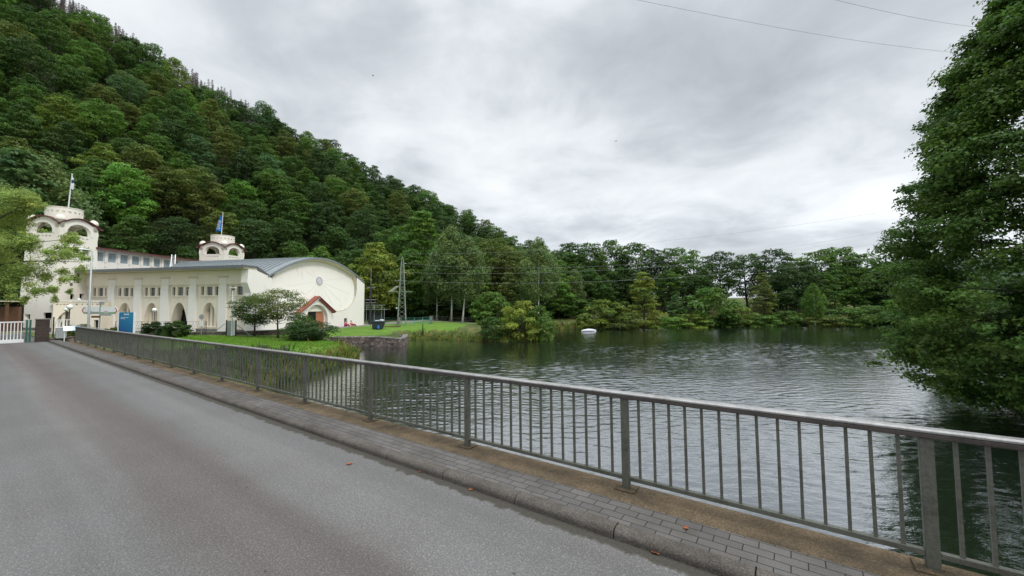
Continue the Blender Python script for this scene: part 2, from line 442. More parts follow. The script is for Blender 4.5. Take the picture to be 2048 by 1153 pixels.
def np_mesh(name, v, q, mat, attr=None, parent=None, smooth=False, link=True):
    me = bpy.data.meshes.new(name)
    v = np.ascontiguousarray(v, dtype=np.float32); q = np.ascontiguousarray(q, dtype=np.int32)
    k = q.shape[1]
    me.vertices.add(len(v)); me.vertices.foreach_set('co', v.ravel())
    me.loops.add(q.size); me.loops.foreach_set('vertex_index', q.ravel())
    me.polygons.add(len(q)); me.polygons.foreach_set('loop_start', np.arange(0, q.size, k, dtype=np.int32))
    me.polygons.foreach_set('loop_total', np.full(len(q), k, dtype=np.int32))
    if smooth: me.polygons.foreach_set('use_smooth', np.ones(len(q), bool))
    me.update(calc_edges=True)
    if attr is not None:
        a = me.color_attributes.new('tint', 'FLOAT_COLOR', 'POINT')
        c = np.ones((len(v), 4), np.float32); c[:, :3] = attr
        a.data.foreach_set('color', c.ravel())
    me.materials.append(mat)
    if not link: return me
    o = bpy.data.objects.new(name, me); col.objects.link(o)
    if parent is not None: o.parent = parent
    return o
def groundm():
    m, t, o = mat_new('grass_and_soil'); g = G(t)
    at = g.n('ShaderNodeAttribute', attribute_name='tint'); s = g.n('ShaderNodeSeparateColor', {0: at.outputs['Color']})
    v = g.coord()
    big = g.noise(v, 0.16, 4, 0.6); mid = g.noise(v, 1.1, 6, 0.65); fine = g.noise(v, 9, 4, 0.7)
    f = g.math('ADD', g.math('MULTIPLY', big, 0.4), g.math('ADD', g.math('MULTIPLY', mid, 0.35), g.math('MULTIPLY', fine, 0.25)))
    lawn = g.ramp(f, [(0.34, (0.062, 0.118, 0.018)), (0.47, (0.096, 0.180, 0.026)), (0.6, (0.140, 0.235, 0.038)), (0.7, (0.18, 0.25, 0.06))])
    rough = g.ramp(f, [(0.34, (0.028, 0.035, 0.012)), (0.48, (0.07, 0.095, 0.028)), (0.6, (0.17, 0.15, 0.055)), (0.7, (0.10, 0.13, 0.035))])
    path = g.ramp(f, [(0.35, (0.20, 0.19, 0.17)), (0.65, (0.30, 0.29, 0.27))])
    rf = g.math('ADD', s.outputs[0], g.math('MULTIPLY', g.math('SUBTRACT', mid, 0.5), 1.1))
    k1 = g.ramp(rf, [(0.40, 0.0), (0.60, 1.0)])
    cc = g.mix(k1, rough, lawn)
    k2 = g.ramp(s.outputs[1], [(0.40, 0.0), (0.60, 1.0)])
    cc = g.mix(k2, cc, path)
    stone = g.ramp(g.noise(v, 3.2, 4, 0.7), [(0.42, (0.03, 0.028, 0.024)), (0.5, (0.12, 0.11, 0.09)), (0.62, (0.25, 0.23, 0.19))])
    k3 = g.ramp(s.outputs[2], [(0.40, 0.0), (0.60, 1.0)])
    cc = g.mix(k3, cc, stone)
    g.bsdf(o, cc, 0.95, g.bump(g.math('ADD', mid, fine), 0.7, 0.12), 0, 0.15); return m
M['ground'] = groundm()
XX, YY = np.meshgrid(xs, ys)
SD = lake_sd(XX, YY); ZZ = ground_z(XX, YY, SD)
def in_poly(X, Y, poly):
    poly = np.array(poly); ins = np.zeros(X.shape, bool); n = len(poly)
    for i in range(n):
        a = poly[i]; b = poly[(i + 1) % n]
        c = ((a[1] > Y) != (b[1] > Y))
        with np.errstate(divide='ignore', invalid='ignore'):
            xi = (b[0] - a[0]) * (Y - a[1]) / (b[1] - a[1]) + a[0]
        ins ^= c & (X < xi)
    return ins
lawnA = in_poly(XX, YY, [(-46, 32), (-30, 24), (-10, 28), (-9, 46), (-25, 49), (-46, 47)])
lawnB = in_poly(XX, YY, [(-24, 47), (-8, 46), (-8, 72), (6, 70), (10, 86), (-4, 90), (-20, 88), (-26, 64)])
lawnm = ((lawnA & (SD > 1.6)) | (lawnB & (SD > 2.2))).astype(float)
pth = in_poly(XX, YY, [(-70, 44.5), (-31.5, 44.2), (-27, 45.4), (-24.5, 62), (-19, 80), (0, 84), (0, 86), (-22, 84), (-28, 66), (-70, 66)]).astype(float)
lawnm *= (1 - pth)
stn = ((SD > -1.0) & (SD < 0.9) & (YY > 44) & (XX < 14)).astype(float)
s_ = (XX - P0[0]) * U[0] + (YY - P0[1]) * U[1]; n_ = (XX - P0[0]) * NV[0] + (YY - P0[1]) * NV[1]
keep = np.ones((len(ys) - 1, len(xs) - 1), bool)
o = grid_mesh('ground', XX, YY, ZZ, M['ground'], keep, np.stack([lawnm.ravel(), pth.ravel(), stn.ravel()], 1)); tag(o, kind='structure')

def waterm():
    m, t, o = mat_new('lake_water'); g = G(t)
    c = g.noise(g.coord((0.45, 1, 1), rot=(0, 0, R(10))), 7.5, 3, 0.6, 0.3)
    nrm = g.bump(c, 0.25, 0.05)
    b = g.bsdf(o, (0.007, 0.010, 0.009), 0.02, nrm, 0, 0.5, 2.0)
    gl = g.n('ShaderNodeBsdfGlossy', {'Color': (0.93, 0.96, 1.0, 1), 'Roughness': 0.03, 'Normal': nrm})
    mxw = g.n('ShaderNodeMixShader', {0: 0.36, 1: b.outputs[0], 2: gl.outputs[0]}); t.links.new(mxw.outputs[0], o.inputs[0])
    return m
M['water'] = waterm()
wr = np.random.default_rng(21)
WV = []
for lam in np.geomspace(0.22, 3.2, 46):
    th = R(90) + wr.normal() * R(27) + (R(12) if lam > 1 else 0)
    k_ = 2 * math.pi / lam; WV.append((lam, k_ * math.cos(th), k_ * math.sin(th), wr.random() * 6.283, (0.0088 * lam if lam < 0.55 else 0.0088 * lam * (0.55 / lam) ** 1.8)))
def waves(X, Y, cell):
    z = np.zeros(X.shape)
    Xw = X + 0.35 * np.sin(Y * 0.7 + 1) + 0.2 * np.sin(X * 0.9 + Y * 0.4); Yw = Y + 0.25 * np.sin(X * 0.6) + 0.12 * np.sin(X * 1.7 + Y)
    for lam, kx_, ky_, ph, am in WV:
        if lam < 3.2 * cell: continue
        grp = 0.6 + 0.4 * np.sin(X * 0.21 * (1 + lam) + ph * 3) * np.cos(Y * 0.27 * (1.3 + lam) + ph)
        z += am * grp * np.sin(kx_ * Xw + ky_ * Yw + ph)
    calm = 0.45 + 0.55 * sstep(vnoise(X, Y * 1.6, 0.11, 5), -0.6, 0.5)
    return z * calm * (0.30 + 0.70 * sstep(X + 0.10 * (Y - 20), -13, 4) )
vs_, qs_, off = [], [], 0
for y0, y1, cell in ((2.0, 26.0, 0.07), (25.9, 52.2, 0.12), (52.0, 100.0, 0.20)):
    xa_, xb_ = -0.95 * y1 - 6, 1.42 * y1 + 4
    if y1 > 50: xa_ = -24
    gx_ = np.arange(xa_, xb_, cell * 1.25); gy_ = np.arange(y0, y1, cell)
    X, Y = np.meshgrid(gx_, gy_)
    Z = waves(X, Y, cell) + WATER
    Xc, Yc = X[:-1, :-1], Y[:-1, :-1]
    st = max(1, int(0.8 / cell)); sdc = lake_sd(X[::st, ::st], Y[::st, ::st])
    sdf = np.kron(sdc, np.ones((st, st)))[:X.shape[0], :X.shape[1]]
    tx_ = Xc / np.maximum(Yc, 0.1)
    mk = (sdf[:-1, :-1] < 1.6 + st * cell) & (tx_ < 1.45) & (tx_ > -1.25)
    i_ = np.arange(X.size).reshape(X.shape)
    q = np.stack([i_[:-1, :-1], i_[:-1, 1:], i_[1:, 1:], i_[1:, :-1]], -1)[mk]
    used = np.unique(q); rm = np.full(X.size, -1); rm[used] = np.arange(len(used))
    vs_.append(np.stack([X.ravel()[used], Y.ravel()[used], Z.ravel()[used]], 1)); qs_.append(rm[q] + off); off += len(used)
b_ = np.array([(-200, -200, WATER - 0.10), (300, -200, WATER - 0.10), (300, 160, WATER - 0.10), (-200, 160, WATER - 0.10)]); vs_.append(b_); qs_.append(np.array([[off, off + 1, off + 2, off + 3]]))
o = np_mesh('water', np.concatenate(vs_), np.concatenate(qs_), M['water'], smooth=True); tag(o, kind='structure')
print('DBG water verts', off)

# wooded hill: ruled between its foot line and its crest line
def crest(px, py, Y, tree):
    p = at_Y(px, py, Y); return (p[0], p[1], p[2] - tree)
FOOT = [(-190, 20, -1.5), (-125, 52, -1.5), (-86, 80, -1.5), (-64, 90, -1.5), (-44, 95, -1.7), (-26, 97, -1.8), (-8, 104, -1.8), (12, 116, -1.8), (36, 128, -1.0)]
CREST = [crest(-420, -330, 135, 12), crest(-120, -160, 150, 12), crest(120, -22, 162, 10), crest(400, 150, 176, 10), crest(630, 268, 180, 12), crest(775, 350, 182, 12), crest(945, 428, 178, 13),
         crest(1085, 492, 168, 14), (50, 160, 3.0)]
FT_, CR_ = np.array(FOOT), np.array(CREST)
def hill(u, v):                    # u along the foot 0..8, v up the slope 0..1 (beyond 1: the far side)
    u = np.clip(np.asarray(u, float), 0, 7.999); v = np.asarray(v, float)
    i = u.astype(int); f = (u - i)[..., None]
    def cat(Pn):
        p0 = Pn[np.maximum(i - 1, 0)]; p1 = Pn[i]; p2 = Pn[i + 1]; p3 = Pn[np.minimum(i + 2, 8)]
        return 0.5 * (2 * p1 + (p2 - p0) * f + (2 * p0 - 5 * p1 + 4 * p2 - p3) * f ** 2 + (3 * p1 - p0 - 3 * p2 + p3) * f ** 3)
    a = cat(FT_); b = cat(CR_)
    vv = v[..., None]
    p = a + (b - a) * vv
    rise = b[..., 2] - a[..., 2]
    prof = np.where(v <= 1, v ** 0.92 , 1 - (v - 1) * 0.55)
    bumpy = 2.2 * np.sin(u * 5.1 + v * 3) * np.sin(v * 9.0 + u * 2) * np.clip(v * 3, 0, 1) * np.clip((1.05 - v) * 4, 0.15, 1)
    z = a[..., 2] + rise * prof + bumpy * np.clip(rise / 60, 0, 1)
    return np.stack([p[..., 0], p[..., 1], z], -1)
uu, vv = np.meshgrid(np.linspace(0, 7.999, 120), np.linspace(-0.02, 1.9, 90))
H = hill(uu, vv); H[0, :, 2] -= 1.5
def hillm():
    m, t, o = mat_new('forest_floor'); g = G(t)
    n = g.noise(g.coord(), 0.5, 6, 0.65)
    cc = g.ramp(n, [(0.35, (0.014, 0.016, 0.008)), (0.6, (0.035, 0.045, 0.018)), (0.75, (0.055, 0.045, 0.025))])
    g.bsdf(o, cc, 0.95, g.bump(n, 0.8, 0.5), 0, 0.1); return m
M['floor'] = hillm()
o = grid_mesh('hill', H[..., 0], H[..., 1], H[..., 2], M['floor']); tag(o, kind='structure')
# distant ridge seen at the right between the trees
ang = np.linspace(R(20), R(75), 70); rr = np.linspace(520, 1100, 14)
AA, RR_ = np.meshgrid(ang, rr)
t_ = (RR_ - 520) / 580
hz = 82 * np.sin(np.clip(t_ * 1.25, 0, 1) * math.pi / 2) * (0.80 + 0.22 * np.sin(AA * 9 + 0.6)) * sstep(AA, R(26), R(47)) + 3 * np.sin(AA * 90) * t_ - 3
def farhill():
    m, t, o = mat_new('far_wooded_ridge'); g = G(t)
    n = g.noise(g.coord(), 0.05, 8, 0.75)
    cc = g.ramp(n, [(0.35, (0.035, 0.055, 0.045)), (0.6, (0.07, 0.10, 0.075))])
    g.bsdf(o, cc, 0.95, g.bump(n, 1.0, 8), 0, 0.1); return m
o = grid_mesh('distant_hill', RR_ * np.sin(AA), RR_ * np.cos(AA), hz, farhill()); tag(o, kind='structure')

# ------------------------------------------------------------------ bridge: road, kerb, pavement, edge strip, railing
_X = Vector((U[0], U[1], -SL)).normalized(); _Y = Vector((NV[0], NV[1], 0)); _Z = _X.cross(_Y)
BRIDGE = Matrix(((_X.x, _Y.x, _Z.x, P0[0]), (_X.y, _Y.y, _Z.y, P0[1]), (_X.z, _Y.z, _Z.z, 0), (0, 0, 0, 1)))
def local(o):                       # bridge pieces are built along local X = U, Y = NV and placed here
    o.matrix_world = BRIDGE
    return o
def NKF(s): return float(np.interp(s, [-14, 60], [0.77, 0.77]))    # kerb face
NK0, NK1 = 0.42, 0.60
KH = 0.13
def asphalt():
    m, t, o = mat_new('asphalt'); g = G(t)
    v = g.coord(); s = g.n('ShaderNodeSeparateXYZ', {0: v})
    fine = g.noise(v, 190, 3, 0.7); mid = g.noise(v, 42, 4, 0.7); big = g.noise(v, 0.8, 5, 0.6)
    vo = g.n('ShaderNodeTexVoronoi', {'Vector': v, 'Scale': 75.0})
    f = g.math('ADD', g.math('MULTIPLY', fine, 0.35), g.math('ADD', g.math('MULTIPLY', mid, 0.35), g.math('MULTIPLY', vo.outputs['Distance'], 0.45)))
    cc = g.ramp(f, [(0.30, (0.050, 0.048, 0.046)), (0.48, (0.104, 0.100, 0.097)), (0.62, (0.128, 0.123, 0.119)), (0.80, (0.20, 0.193, 0.187))])
    wv = g.noise(g.coord((0.02, 1.0, 1)), 1.0, 3, 0.5)
    bands = g.ramp(wv, [(0.36, 0.82), (0.5, 0.98), (0.60, 1.17)])
    cc = g.mix(1.0, cc, bands, 'MULTIPLY')
    stain = g.ramp(big, [(0.36, (0.95, 0.94, 0.93)), (0.60, (1.03, 1.03, 1.03))])
    cc = g.mix(1.0, cc, stain, 'MULTIPLY')
    # brownish worn strip between the wheel tracks
    wob = g.noise(g.coord((0.25, 1, 1)), 2.0, 4, 0.6)
    yy = g.math('ADD', s.outputs[1], g.math('MULTIPLY', g.math('SUBTRACT', wob, 0.5), 0.5))
    br = g.ramp(g.math('MULTIPLY', yy, 0.2), [(0.36, (1, 1, 1)), (0.43, (0.86, 0.79, 0.76)), (0.52, (0.84, 0.77, 0.74)), (0.62, (1, 1, 1))])
    cc = g.mix(1.0, cc, br, 'MULTIPLY')
    # dirt in the gutter with a ragged edge
    rg = g.noise(g.coord((2.6, 1, 1)), 2.4, 5, 0.7)
    gx = g.math('ADD', g.math('SUBTRACT', s.outputs[1], g.ramp(g.math('MULTIPLY', g.math('ADD', s.outputs[0], 2.0), 0.025), [(0.0, 0.77), (1.0, 0.77)])), g.math('MULTIPLY', g.math('SUBTRACT', rg, 0.5), -0.26))
    gm = g.ramp(g.math('MULTIPLY', gx, 2.0), [(0.20, 1.0), (0.27, 0.0)])
    dirt = g.ramp(mid, [(0.3, (0.036, 0.033, 0.026)), (0.7, (0.072, 0.066, 0.052))])
    cc = g.mix(gm, cc, dirt)
    # dark stones
    sp = g.n('ShaderNodeTexVoronoi', {'Vector': v, 'Scale': 26.0, 'Randomness': 1.0})
    cc = g.mix(g.math('MULTIPLY', g.ramp(g.math('ADD', sp.outputs['Distance'], g.math('MULTIPLY', mid, 0.12)), [(0.13, 1.0), (0.17, 0.0)]), 0.55), cc, (0.05, 0.048, 0.046))
    # a few pot marks
    pv = g.n('ShaderNodeTexVoronoi', {'Vector': g.coord((1, 1.7, 1)), 'Scale': 2.1, 'Randomness': 1.0})
    pm = g.ramp(g.math('ADD', pv.outputs['Distance'], g.math('MULTIPLY', mid, 0.05)), [(0.050, 1.0), (0.075, 0.0)])
    cc = g.mix(g.math('MULTIPLY', pm, 0.8), cc, (0.035, 0.035, 0.035))
    g.bsdf(o, cc, 0.85, g.bump(f, 0.55, 0.006), 0, 0.3); return m
M['asphalt'] = asphalt()
def pavers():
    m, t, o = mat_new('grey_concrete_pavers'); g = G(t)
    v = g.coord()
    b = g.n('ShaderNodeTexBrick', {'Vector': v, 'Color1': (0.125, 0.118, 0.112, 1), 'Color2': (0.095, 0.090, 0.087, 1), 'Mortar': (0.018, 0.017, 0.014, 1), 'Scale': 1.0,
        'Mortar Size': 0.004, 'Mortar Smooth': 0.3, 'Brick Width': 0.20, 'Row Height': 0.098, 'Bias': 0.0})
    fine = g.noise(v, 130, 4, 0.7); big = g.noise(v, 1.3, 5, 0.6)
    cc = g.mix(1.0, b.outputs[0], g.ramp(fine, [(0.3, 0.6), (0.6, 1.15), (0.75, 2.0)]), 'MULTIPLY')
    cc = g.mix(1.0, cc, g.ramp(big, [(0.35, (0.80, 0.78, 0.72)), (0.6, (1.15, 1.13, 1.12))]), 'MULTIPLY')
    h = g.math('ADD', g.math('MULTIPLY', b.outputs[1], -1.0), g.math('MULTIPLY', fine, 0.12))
    g.bsdf(o, cc, 0.85, g.bump(h, 0.8, 0.006), 0, 0.3); return m
M['pavers'] = pavers()
def conc(name, c, c2, sc=60, rotx=False):
    m, t, o = mat_new(name); g = G(t)
    v = g.coord(); fine = g.noise(v, sc * 2.2, 4, 0.75); mid = g.noise(v, 5, 6, 0.7); big = g.noise(v, 1.1, 4, 0.6)
    vo = g.n('ShaderNodeTexVoronoi', {'Vector': v, 'Scale': sc})
    cc = g.ramp(g.math('ADD', g.math('MULTIPLY', mid, 0.5), g.math('MULTIPLY', big, 0.5)), [(0.36, c2), (0.60, c)])
    cc = g.mix(1.0, cc, g.ramp(fine, [(0.3, 0.5), (0.6, 1.15), (0.78, 1.9)]), 'MULTIPLY')
    cc = g.mix(1.0, cc, g.ramp(vo.outputs['Distance'], [(0.0, 1.25), (0.6, 0.75)]), 'MULTIPLY')
    g.bsdf(o, cc, 0.9, g.bump(g.math('ADD', fine, vo.outputs['Distance']), 0.7, 0.006), 0, 0.2); return m
M['kerb'] = conc('kerb_stone', (0.150, 0.132, 0.116), (0.085, 0.076, 0.064))
M['edge'] = conc('mossy_exposed_concrete', (0.185, 0.135, 0.083), (0.070, 0.055, 0.036), 45)
M['bridgeside'] = conc('bridge_concrete', (0.25, 0.24, 0.22), (0.14, 0.13, 0.11), 20)
S0, S1 = -14.0, 37.4
def sheet(name, s0, s1, n0, n1, z, mat, ds=1.0):
    mb = MB(); ss = np.arange(s0, s1 + ds, ds)
    for a, b in zip(ss[:-1], ss[1:]): mb.add([(a, n0, z), (b, n0, z), (b, n1, z), (a, n1, z)], [(0, 1, 2, 3)])
    o = local(mb.build(name, mat)); tag(o, kind='structure'); return o
sheet('road', S0, 60, 0.70, 13.5, -0.048, M['asphalt'])
mb = MB(); ss = np.arange(S0, S1 + 4, 0.5)
for a, b in zip(ss[:-1], ss[1:]): mb.add([(a, 0.275, 0.031), (b, 0.275, 0.031), (b, NKF(b) - 0.125, 0.031), (a, NKF(a) - 0.125, 0.031)], [(0, 1, 2, 3)])
tag(local(mb.build('pavement', M['pavers'])), kind='structure')
# concrete edge beam of the bridge under the railing
mb = MB(); mb.box(S0, S1 + 0.6, -0.15, 0.27, -0.75, 0.03); o = local(mb.build('bridge_edge', [M['edge']])); bevel(o, 0.02); tag(o, kind='structure')
mb = MB(); mb.box(S0, 21.0, -0.05, 13.6, -1.25, -0.14); o = local(mb.build('bridge_deck', [M['bridgeside']])); tag(o, kind='structure')
# rounded kerb stones
mb = MB(); rnd = random.Random(4); s = S0; 
while s < S1 + 3:
    ln = 1.0; j = rnd.uniform(-0.004, 0.004); jn = rnd.uniform(-0.004, 0.004)
    NK1 = NKF(s + 0.5); NK0 = NK1 - 0.13
    prof = [(NK0 + jn, -0.2), (NK0 + jn, 0.032)] + [(NK1 + jn - 0.06 + 0.06 * math.sin(a), 0.034 - 0.055 + 0.055 * math.cos(a)) for a in np.linspace(0, math.pi / 2, 7)] + [(NK1 + jn, -0.2)]
    vs = []; fs = []
    for q in (s + 0.004, s + ln - 0.004):
        vs += [(q, a, b + j) for a, b in prof]
    k = len(prof)
    fs += [tuple(range(k)), tuple(range(2 * k - 1, k - 1, -1))]
    for i in range(k): fs.append((i, (i + 1) % k, k + (i + 1) % k, k + i))
    mb.add(vs, fs); s += ln
o = local(mb.build('kerb', M['kerb'])); bevel(o, 0.008, 2); tag(o, kind='structure')

def railm(name, c, c2, rough):
    m, t, o = mat_new(name); g = G(t)
    v = g.coord((1, 1, 1)); a = g.noise(v, 3, 6, 0.65); b = g.noise(v, 45, 4, 0.7)
    cc = g.ramp(g.math('ADD', g.math('MULTIPLY', a, 0.6), g.math('MULTIPLY', b, 0.4)), [(0.36, c2), (0.5, c), (0.66, tuple(x * 1.35 for x in c))])
    g.bsdf(o, cc, rough, g.bump(b, 0.25, 0.003), 0.25, 0.5); return m
M['rail'] = railm('weathered_galvanised_steel', (0.118, 0.118, 0.096), (0.062, 0.062, 0.045), 0.6)
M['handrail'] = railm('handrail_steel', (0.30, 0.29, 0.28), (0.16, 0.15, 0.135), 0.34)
M['railunder'] = railm('rusty_shaded_rail', (0.075, 0.062, 0.055), (0.040, 0.034, 0.030), 0.5)  # darker than the top plate: rust and underside shade in one brown
rl = thing('bridge_railing', 'long grey galvanised steel railing along the bridge pavement above the lake', 'railing', (P0[0], P0[1], 0))
rl.matrix_world = BRIDGE
i0, i1 = -5, 17
hr = MB()
prof = [(-0.055, 0.974), (-0.055, 0.990), (-0.035, 1.000), (0.030, 1.000), (0.048, 0.990), (0.048, 0.974)]
vs = []; fs = []
ends = [i0 * BAY - 0.4, i1 * BAY + 0.12]
for q in np.linspace(ends[0], ends[1], 24): vs += [(q, a, b) for a, b in prof]
k = len(prof)
for i in range(23):
    for j in range(k): fs.append((i * k + j, i * k + (j + 1) % k, (i + 1) * k + (j + 1) % k, (i + 1) * k + j))
fs += [tuple(range(k)), tuple(23 * k + j for j in range(k - 1, -1, -1))]
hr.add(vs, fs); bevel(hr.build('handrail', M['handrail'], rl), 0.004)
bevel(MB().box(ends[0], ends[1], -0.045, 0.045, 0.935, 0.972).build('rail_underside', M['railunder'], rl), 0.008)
NB = 15
post_me = None; bal_me = None; plate_me = None; low_me = None
order = sorted(range(i0, i1), key=lambda i: abs(i))
nbal = 0; rest = MB()
for i in range(i0, i1 + 1):
    x = i * BAY
    if post_me is None:
        p = bevel(MB().box(-0.037, 0.037, -0.028, 0.028, -0.0, 0.934).build('post', M['rail'], rl), 0.006); post_me = p.data
        b = MB().box(-0.10, 0.10, -0.085, 0.085, 0.026, 0.045); b = bevel(b.build('base_plate', M['edge'], p), 0.006)
        plate_me = b.data
    else:
        p = bpy.data.objects.new('post', post_me); col.objects.link(p); p.parent = rl; bevel(p, 0.006)
        b = bpy.data.objects.new('base_plate', plate_me); col.objects.link(b); b.parent = p
    p.location = (x, 0, 0)
for i in range(i0, i1):
    x0 = i * BAY + 0.037; x1 = (i + 1) * BAY - 0.037
    bevel(MB().box(x0, x1, -0.022, 0.022, 0.125, 0.165).build('bottom_rail', M['rail'], rl), 0.004)
jit = random.Random(8)
for i in order:
    for j in range(1, NB):
        x = i * BAY + BAY * j / NB
        if nbal < 100 and i >= -1:
            if bal_me is None:
                q = MB().box(-0.011, 0.011, -0.011, 0.011, 0.165, 0.934).build('baluster', M['rail'], rl); bal_me = q.data
            else:
                q = bpy.data.objects.new('baluster', bal_me); col.objects.link(q); q.parent = rl
            q.location = (x, 0, 0); q.rotation_euler = (0, jit.uniform(-0.004, 0.004), 0); nbal += 1
        else: rest.box(x - 0.011, x + 0.011, -0.011, 0.011, 0.165, 0.934)
tag(rest.build('baluster', M['rail'], rl), kind='stuff')

# fallen leaves on the road and pavement
M['deadleaf'] = simple('fallen_leaf', (0.30, 0.085, 0.03), 0.8, 0.3, 30, 0.2)
def fallen(px, py, sz, rz, n, label):
    for dz in (0,):
        p = at_z(px, py, 0.0)
        for _ in range(3):
            s = (p[0] - P0[0]) * U[0] + (p[1] - P0[1]) * U[1]; nn = (p[0] - P0[0]) * NV[0] + (p[1] - P0[1]) * NV[1]
            z = -SL * s + (-0.047 if nn > NKF(s) else 0.036); p = at_z(px, py, z)
    vs = []; fs = []
    K = 9
    for i in range(K):
        t = i / (K - 1); wd = 0.42 * math.sin(math.pi * min(1, t * 1.05 + 0.02)) ** 0.8 * (1 + 0.35 * math.sin(t * 17))
        cu = 0.25 * (t - 0.5) ** 2 * 4
        vs += [(t - 0.5, -wd, 0.12 + 0.22 * cu + 0.1 * wd), (t - 0.5, 0, 0.04 + 0.18 * cu), (t - 0.5, wd, 0.10 + 0.25 * cu)]
    for i in range(K - 1):
        a = i * 3; fs += [(a, a + 1, a + 4, a + 3), (a + 1, a + 2, a + 5, a + 4)]
    mb = MB().add([(x * sz, y * sz, z * sz) for x, y, z in vs], fs)
    mb.tube([(0.5 * sz, 0, 0.1 * sz), (0.8 * sz, 0.05 * sz, 0.12 * sz)], 0.015 * sz, 4)
    o = mb.build('fallen_leaf', M['deadleaf']); o.location = (p[0], p[1], p[2] + 0.001); o.rotation_euler = (0, 0, rz)
    tag(o, label, 'leaf', 'fallen autumn leaves')
fallen(699, 929, 0.075, 0.3, 0, 'curled red-brown leaf lying alone out on the asphalt of the road')
fallen(841, 944, 0.05, 1.0, 0, 'small orange leaf in the gutter, farthest along the kerb')
fallen(942, 980, 0.06, 2.2, 0, 'orange-red leaf in the gutter, middle one of those along the kerb')
fallen(1313, 1106, 0.085, 0.1, 0, 'long orange-brown leaf in the gutter below the kerb near the big post')
fallen(1430, 1143, 0.075, 1.7, 0, 'red-brown leaf standing against the kerb, closest leaf of all')
fallen(1372, 1057, 0.05, 0.8, 0, 'brownish leaf lying on the grey pavers of the footway')

# ------------------------------------------------------------------ power station: machine hall
BB = R(14.3)
HU = np.array([math.cos(BB), -math.sin(BB)]); HG = np.array([math.sin(BB), math.cos(BB)])
_c = at_Y(494, 620, 46.2); HC = np.array([_c[0], _c[1]])
GZ = -1.5
hall = thing('machine_hall', 'long cream machine hall with arched openings, tall buttress strips and a big curved grey roof', 'building', (HC[0], HC[1], GZ), -BB)
def fx(px, py):                     # facade plane: local x (negative to the left) and height
    return at_plane(px, py, HC, HU)
def gy(px, py, off=0.0):            # gable plane (offset outwards)
    return at_plane(px, py, HC + HU * off, HG)
XL = fx(167, 600)[0]
W = 0.9
EAVE = 6.05
def parab(xc, hw, z0, z1, n=14, sk=0.0):      # parabolic arch outline, base left -> right
    pts = []
    for i in range(n + 1):
        t = -1 + 2 * i / n; h = 1 - abs(t) ** 2.3
        pts.append((xc + hw * t * (1 if True else 1), z0 + (z1 - z0) * max(0.0, h) ** 0.85))
    return pts
facade = lambda a, b, c: (a, c, b)
outline = [(XL, GZ), (0.0, GZ), (0.0, EAVE), (XL, EAVE)]
holes = []; wins = []; arches = []
bays = [((140, 160), (178, 215), (230, 243), 679, 741), ((333, 355), (374, 411), (425, 446), 679, 741), ((536, 558), (576, 615), (634, 655), 676, 738),
        ((748, 770), (788, 831), (850, 873), 672, 736), ((968, 990), (1011, 1056), (1075, 1101), 668, 734), ((1200, 1222), (1244, 1289), (1310, 1337), 665, 731)]
for bay in bays:
    for k in range(3):
        a, b = bay[k]; xa = fx(150 + a / 3.843, 585)[0]; xb = fx(150 + b / 3.843, 585)[0]
        z1 = fx(150 + (a + b) / 7.686, 400 + bay[3] / 3.843)[1]; z0 = fx(150 + (a + b) / 7.686, 400 + bay[4] / 3.843)[1]
        holes.append([(xa, z0), (xb, z0), (xb, z1), (xa, z1)]); wins.append((xa, xb, z0, z1, k == 1))
ar_px = [(231, 264, 606.3, False), (285, 318, 606.3, False), (338.6, 375.6, 605.5, True), (399.5, 434, 606.0, False)]
for a, b, top, opn in ar_px:
    xa = fx(a, 655)[0]; xb = fx(b, 655)[0]; zt = fx((a + b) / 2 + 1, top)[1]
    z0 = GZ + (0.02 if opn else 0.75)
    P_ = parab((xa + xb) / 2, (xb - xa) / 2, z0, zt)
    holes.append(P_); arches.append((xa, xb, z0, zt, opn, P_))
mb = MB(); mb.wall(outline, holes, facade, 0.0, 0.32, True)
TD = 1.15
for xa, xb, z0, zt, opn, P_ in arches:       # deep reveals behind the arched openings
    n = len(P_)
    vs = [(x, 0.32, z) for x, z in P_] + [(x if not opn else x, TD, z) for x, z in P_]
    mb.add(vs, [(i, i + 1, n + i + 1, n + i) for i in range(n - 1)] + [(n - 1, 0, n, 2 * n - 1)])
mb.box(XL, 0.0, 8.0, 8.3, GZ, EAVE)
mb.box(XL, XL + 0.3, 0.33, 8.0, GZ, EAVE)
mb.build('front_wall', M['cream'], hall)
# near-black panel standing in for the unlit rooms behind
mb = MB(); mb.box(XL + 0.4, -0.6, TD + 0.01, TD + 0.1, GZ, EAVE - 0.3); mb.build('dark_backing', M['dark'], hall)
for xa, xb, z0, zt, opn, P_ in arches:
    if opn:
        g_ = MB(); 
        for i in range(1, 5): g_.box(xa + (xb - xa) * i / 5 - 0.03, xa + (xb - xa) * i / 5 + 0.03, TD - 0.10, TD - 0.04, z0, zt - 0.6)
        g_.build('door_gate', M['dark'], hall)
        continue
    n = len(P_)
    f = MB()
    nb = 4
    for i in range(nb):
        t = (i + 0.5) / nb; xc = xa + (xb - xa) * (t * 0.94 + 0.03)
        tt = abs(2 * (xc - xa) / (xb - xa) - 1); zc = z0 + (zt - z0) * max(0.05, 1 - tt ** 2.3) ** 0.85
        f.box(xc - 0.19, xc + 0.19, 0.55, 1.14, z0, zc + 0.02)
    f.build('mullion', M['cream'], hall)
    s_ = MB(); s_.box(xa - 0.05, xb + 0.05, -0.06, 1.1, z0 - 0.16, z0 - 0.003); s_.build('sill', M['cream'], hall)
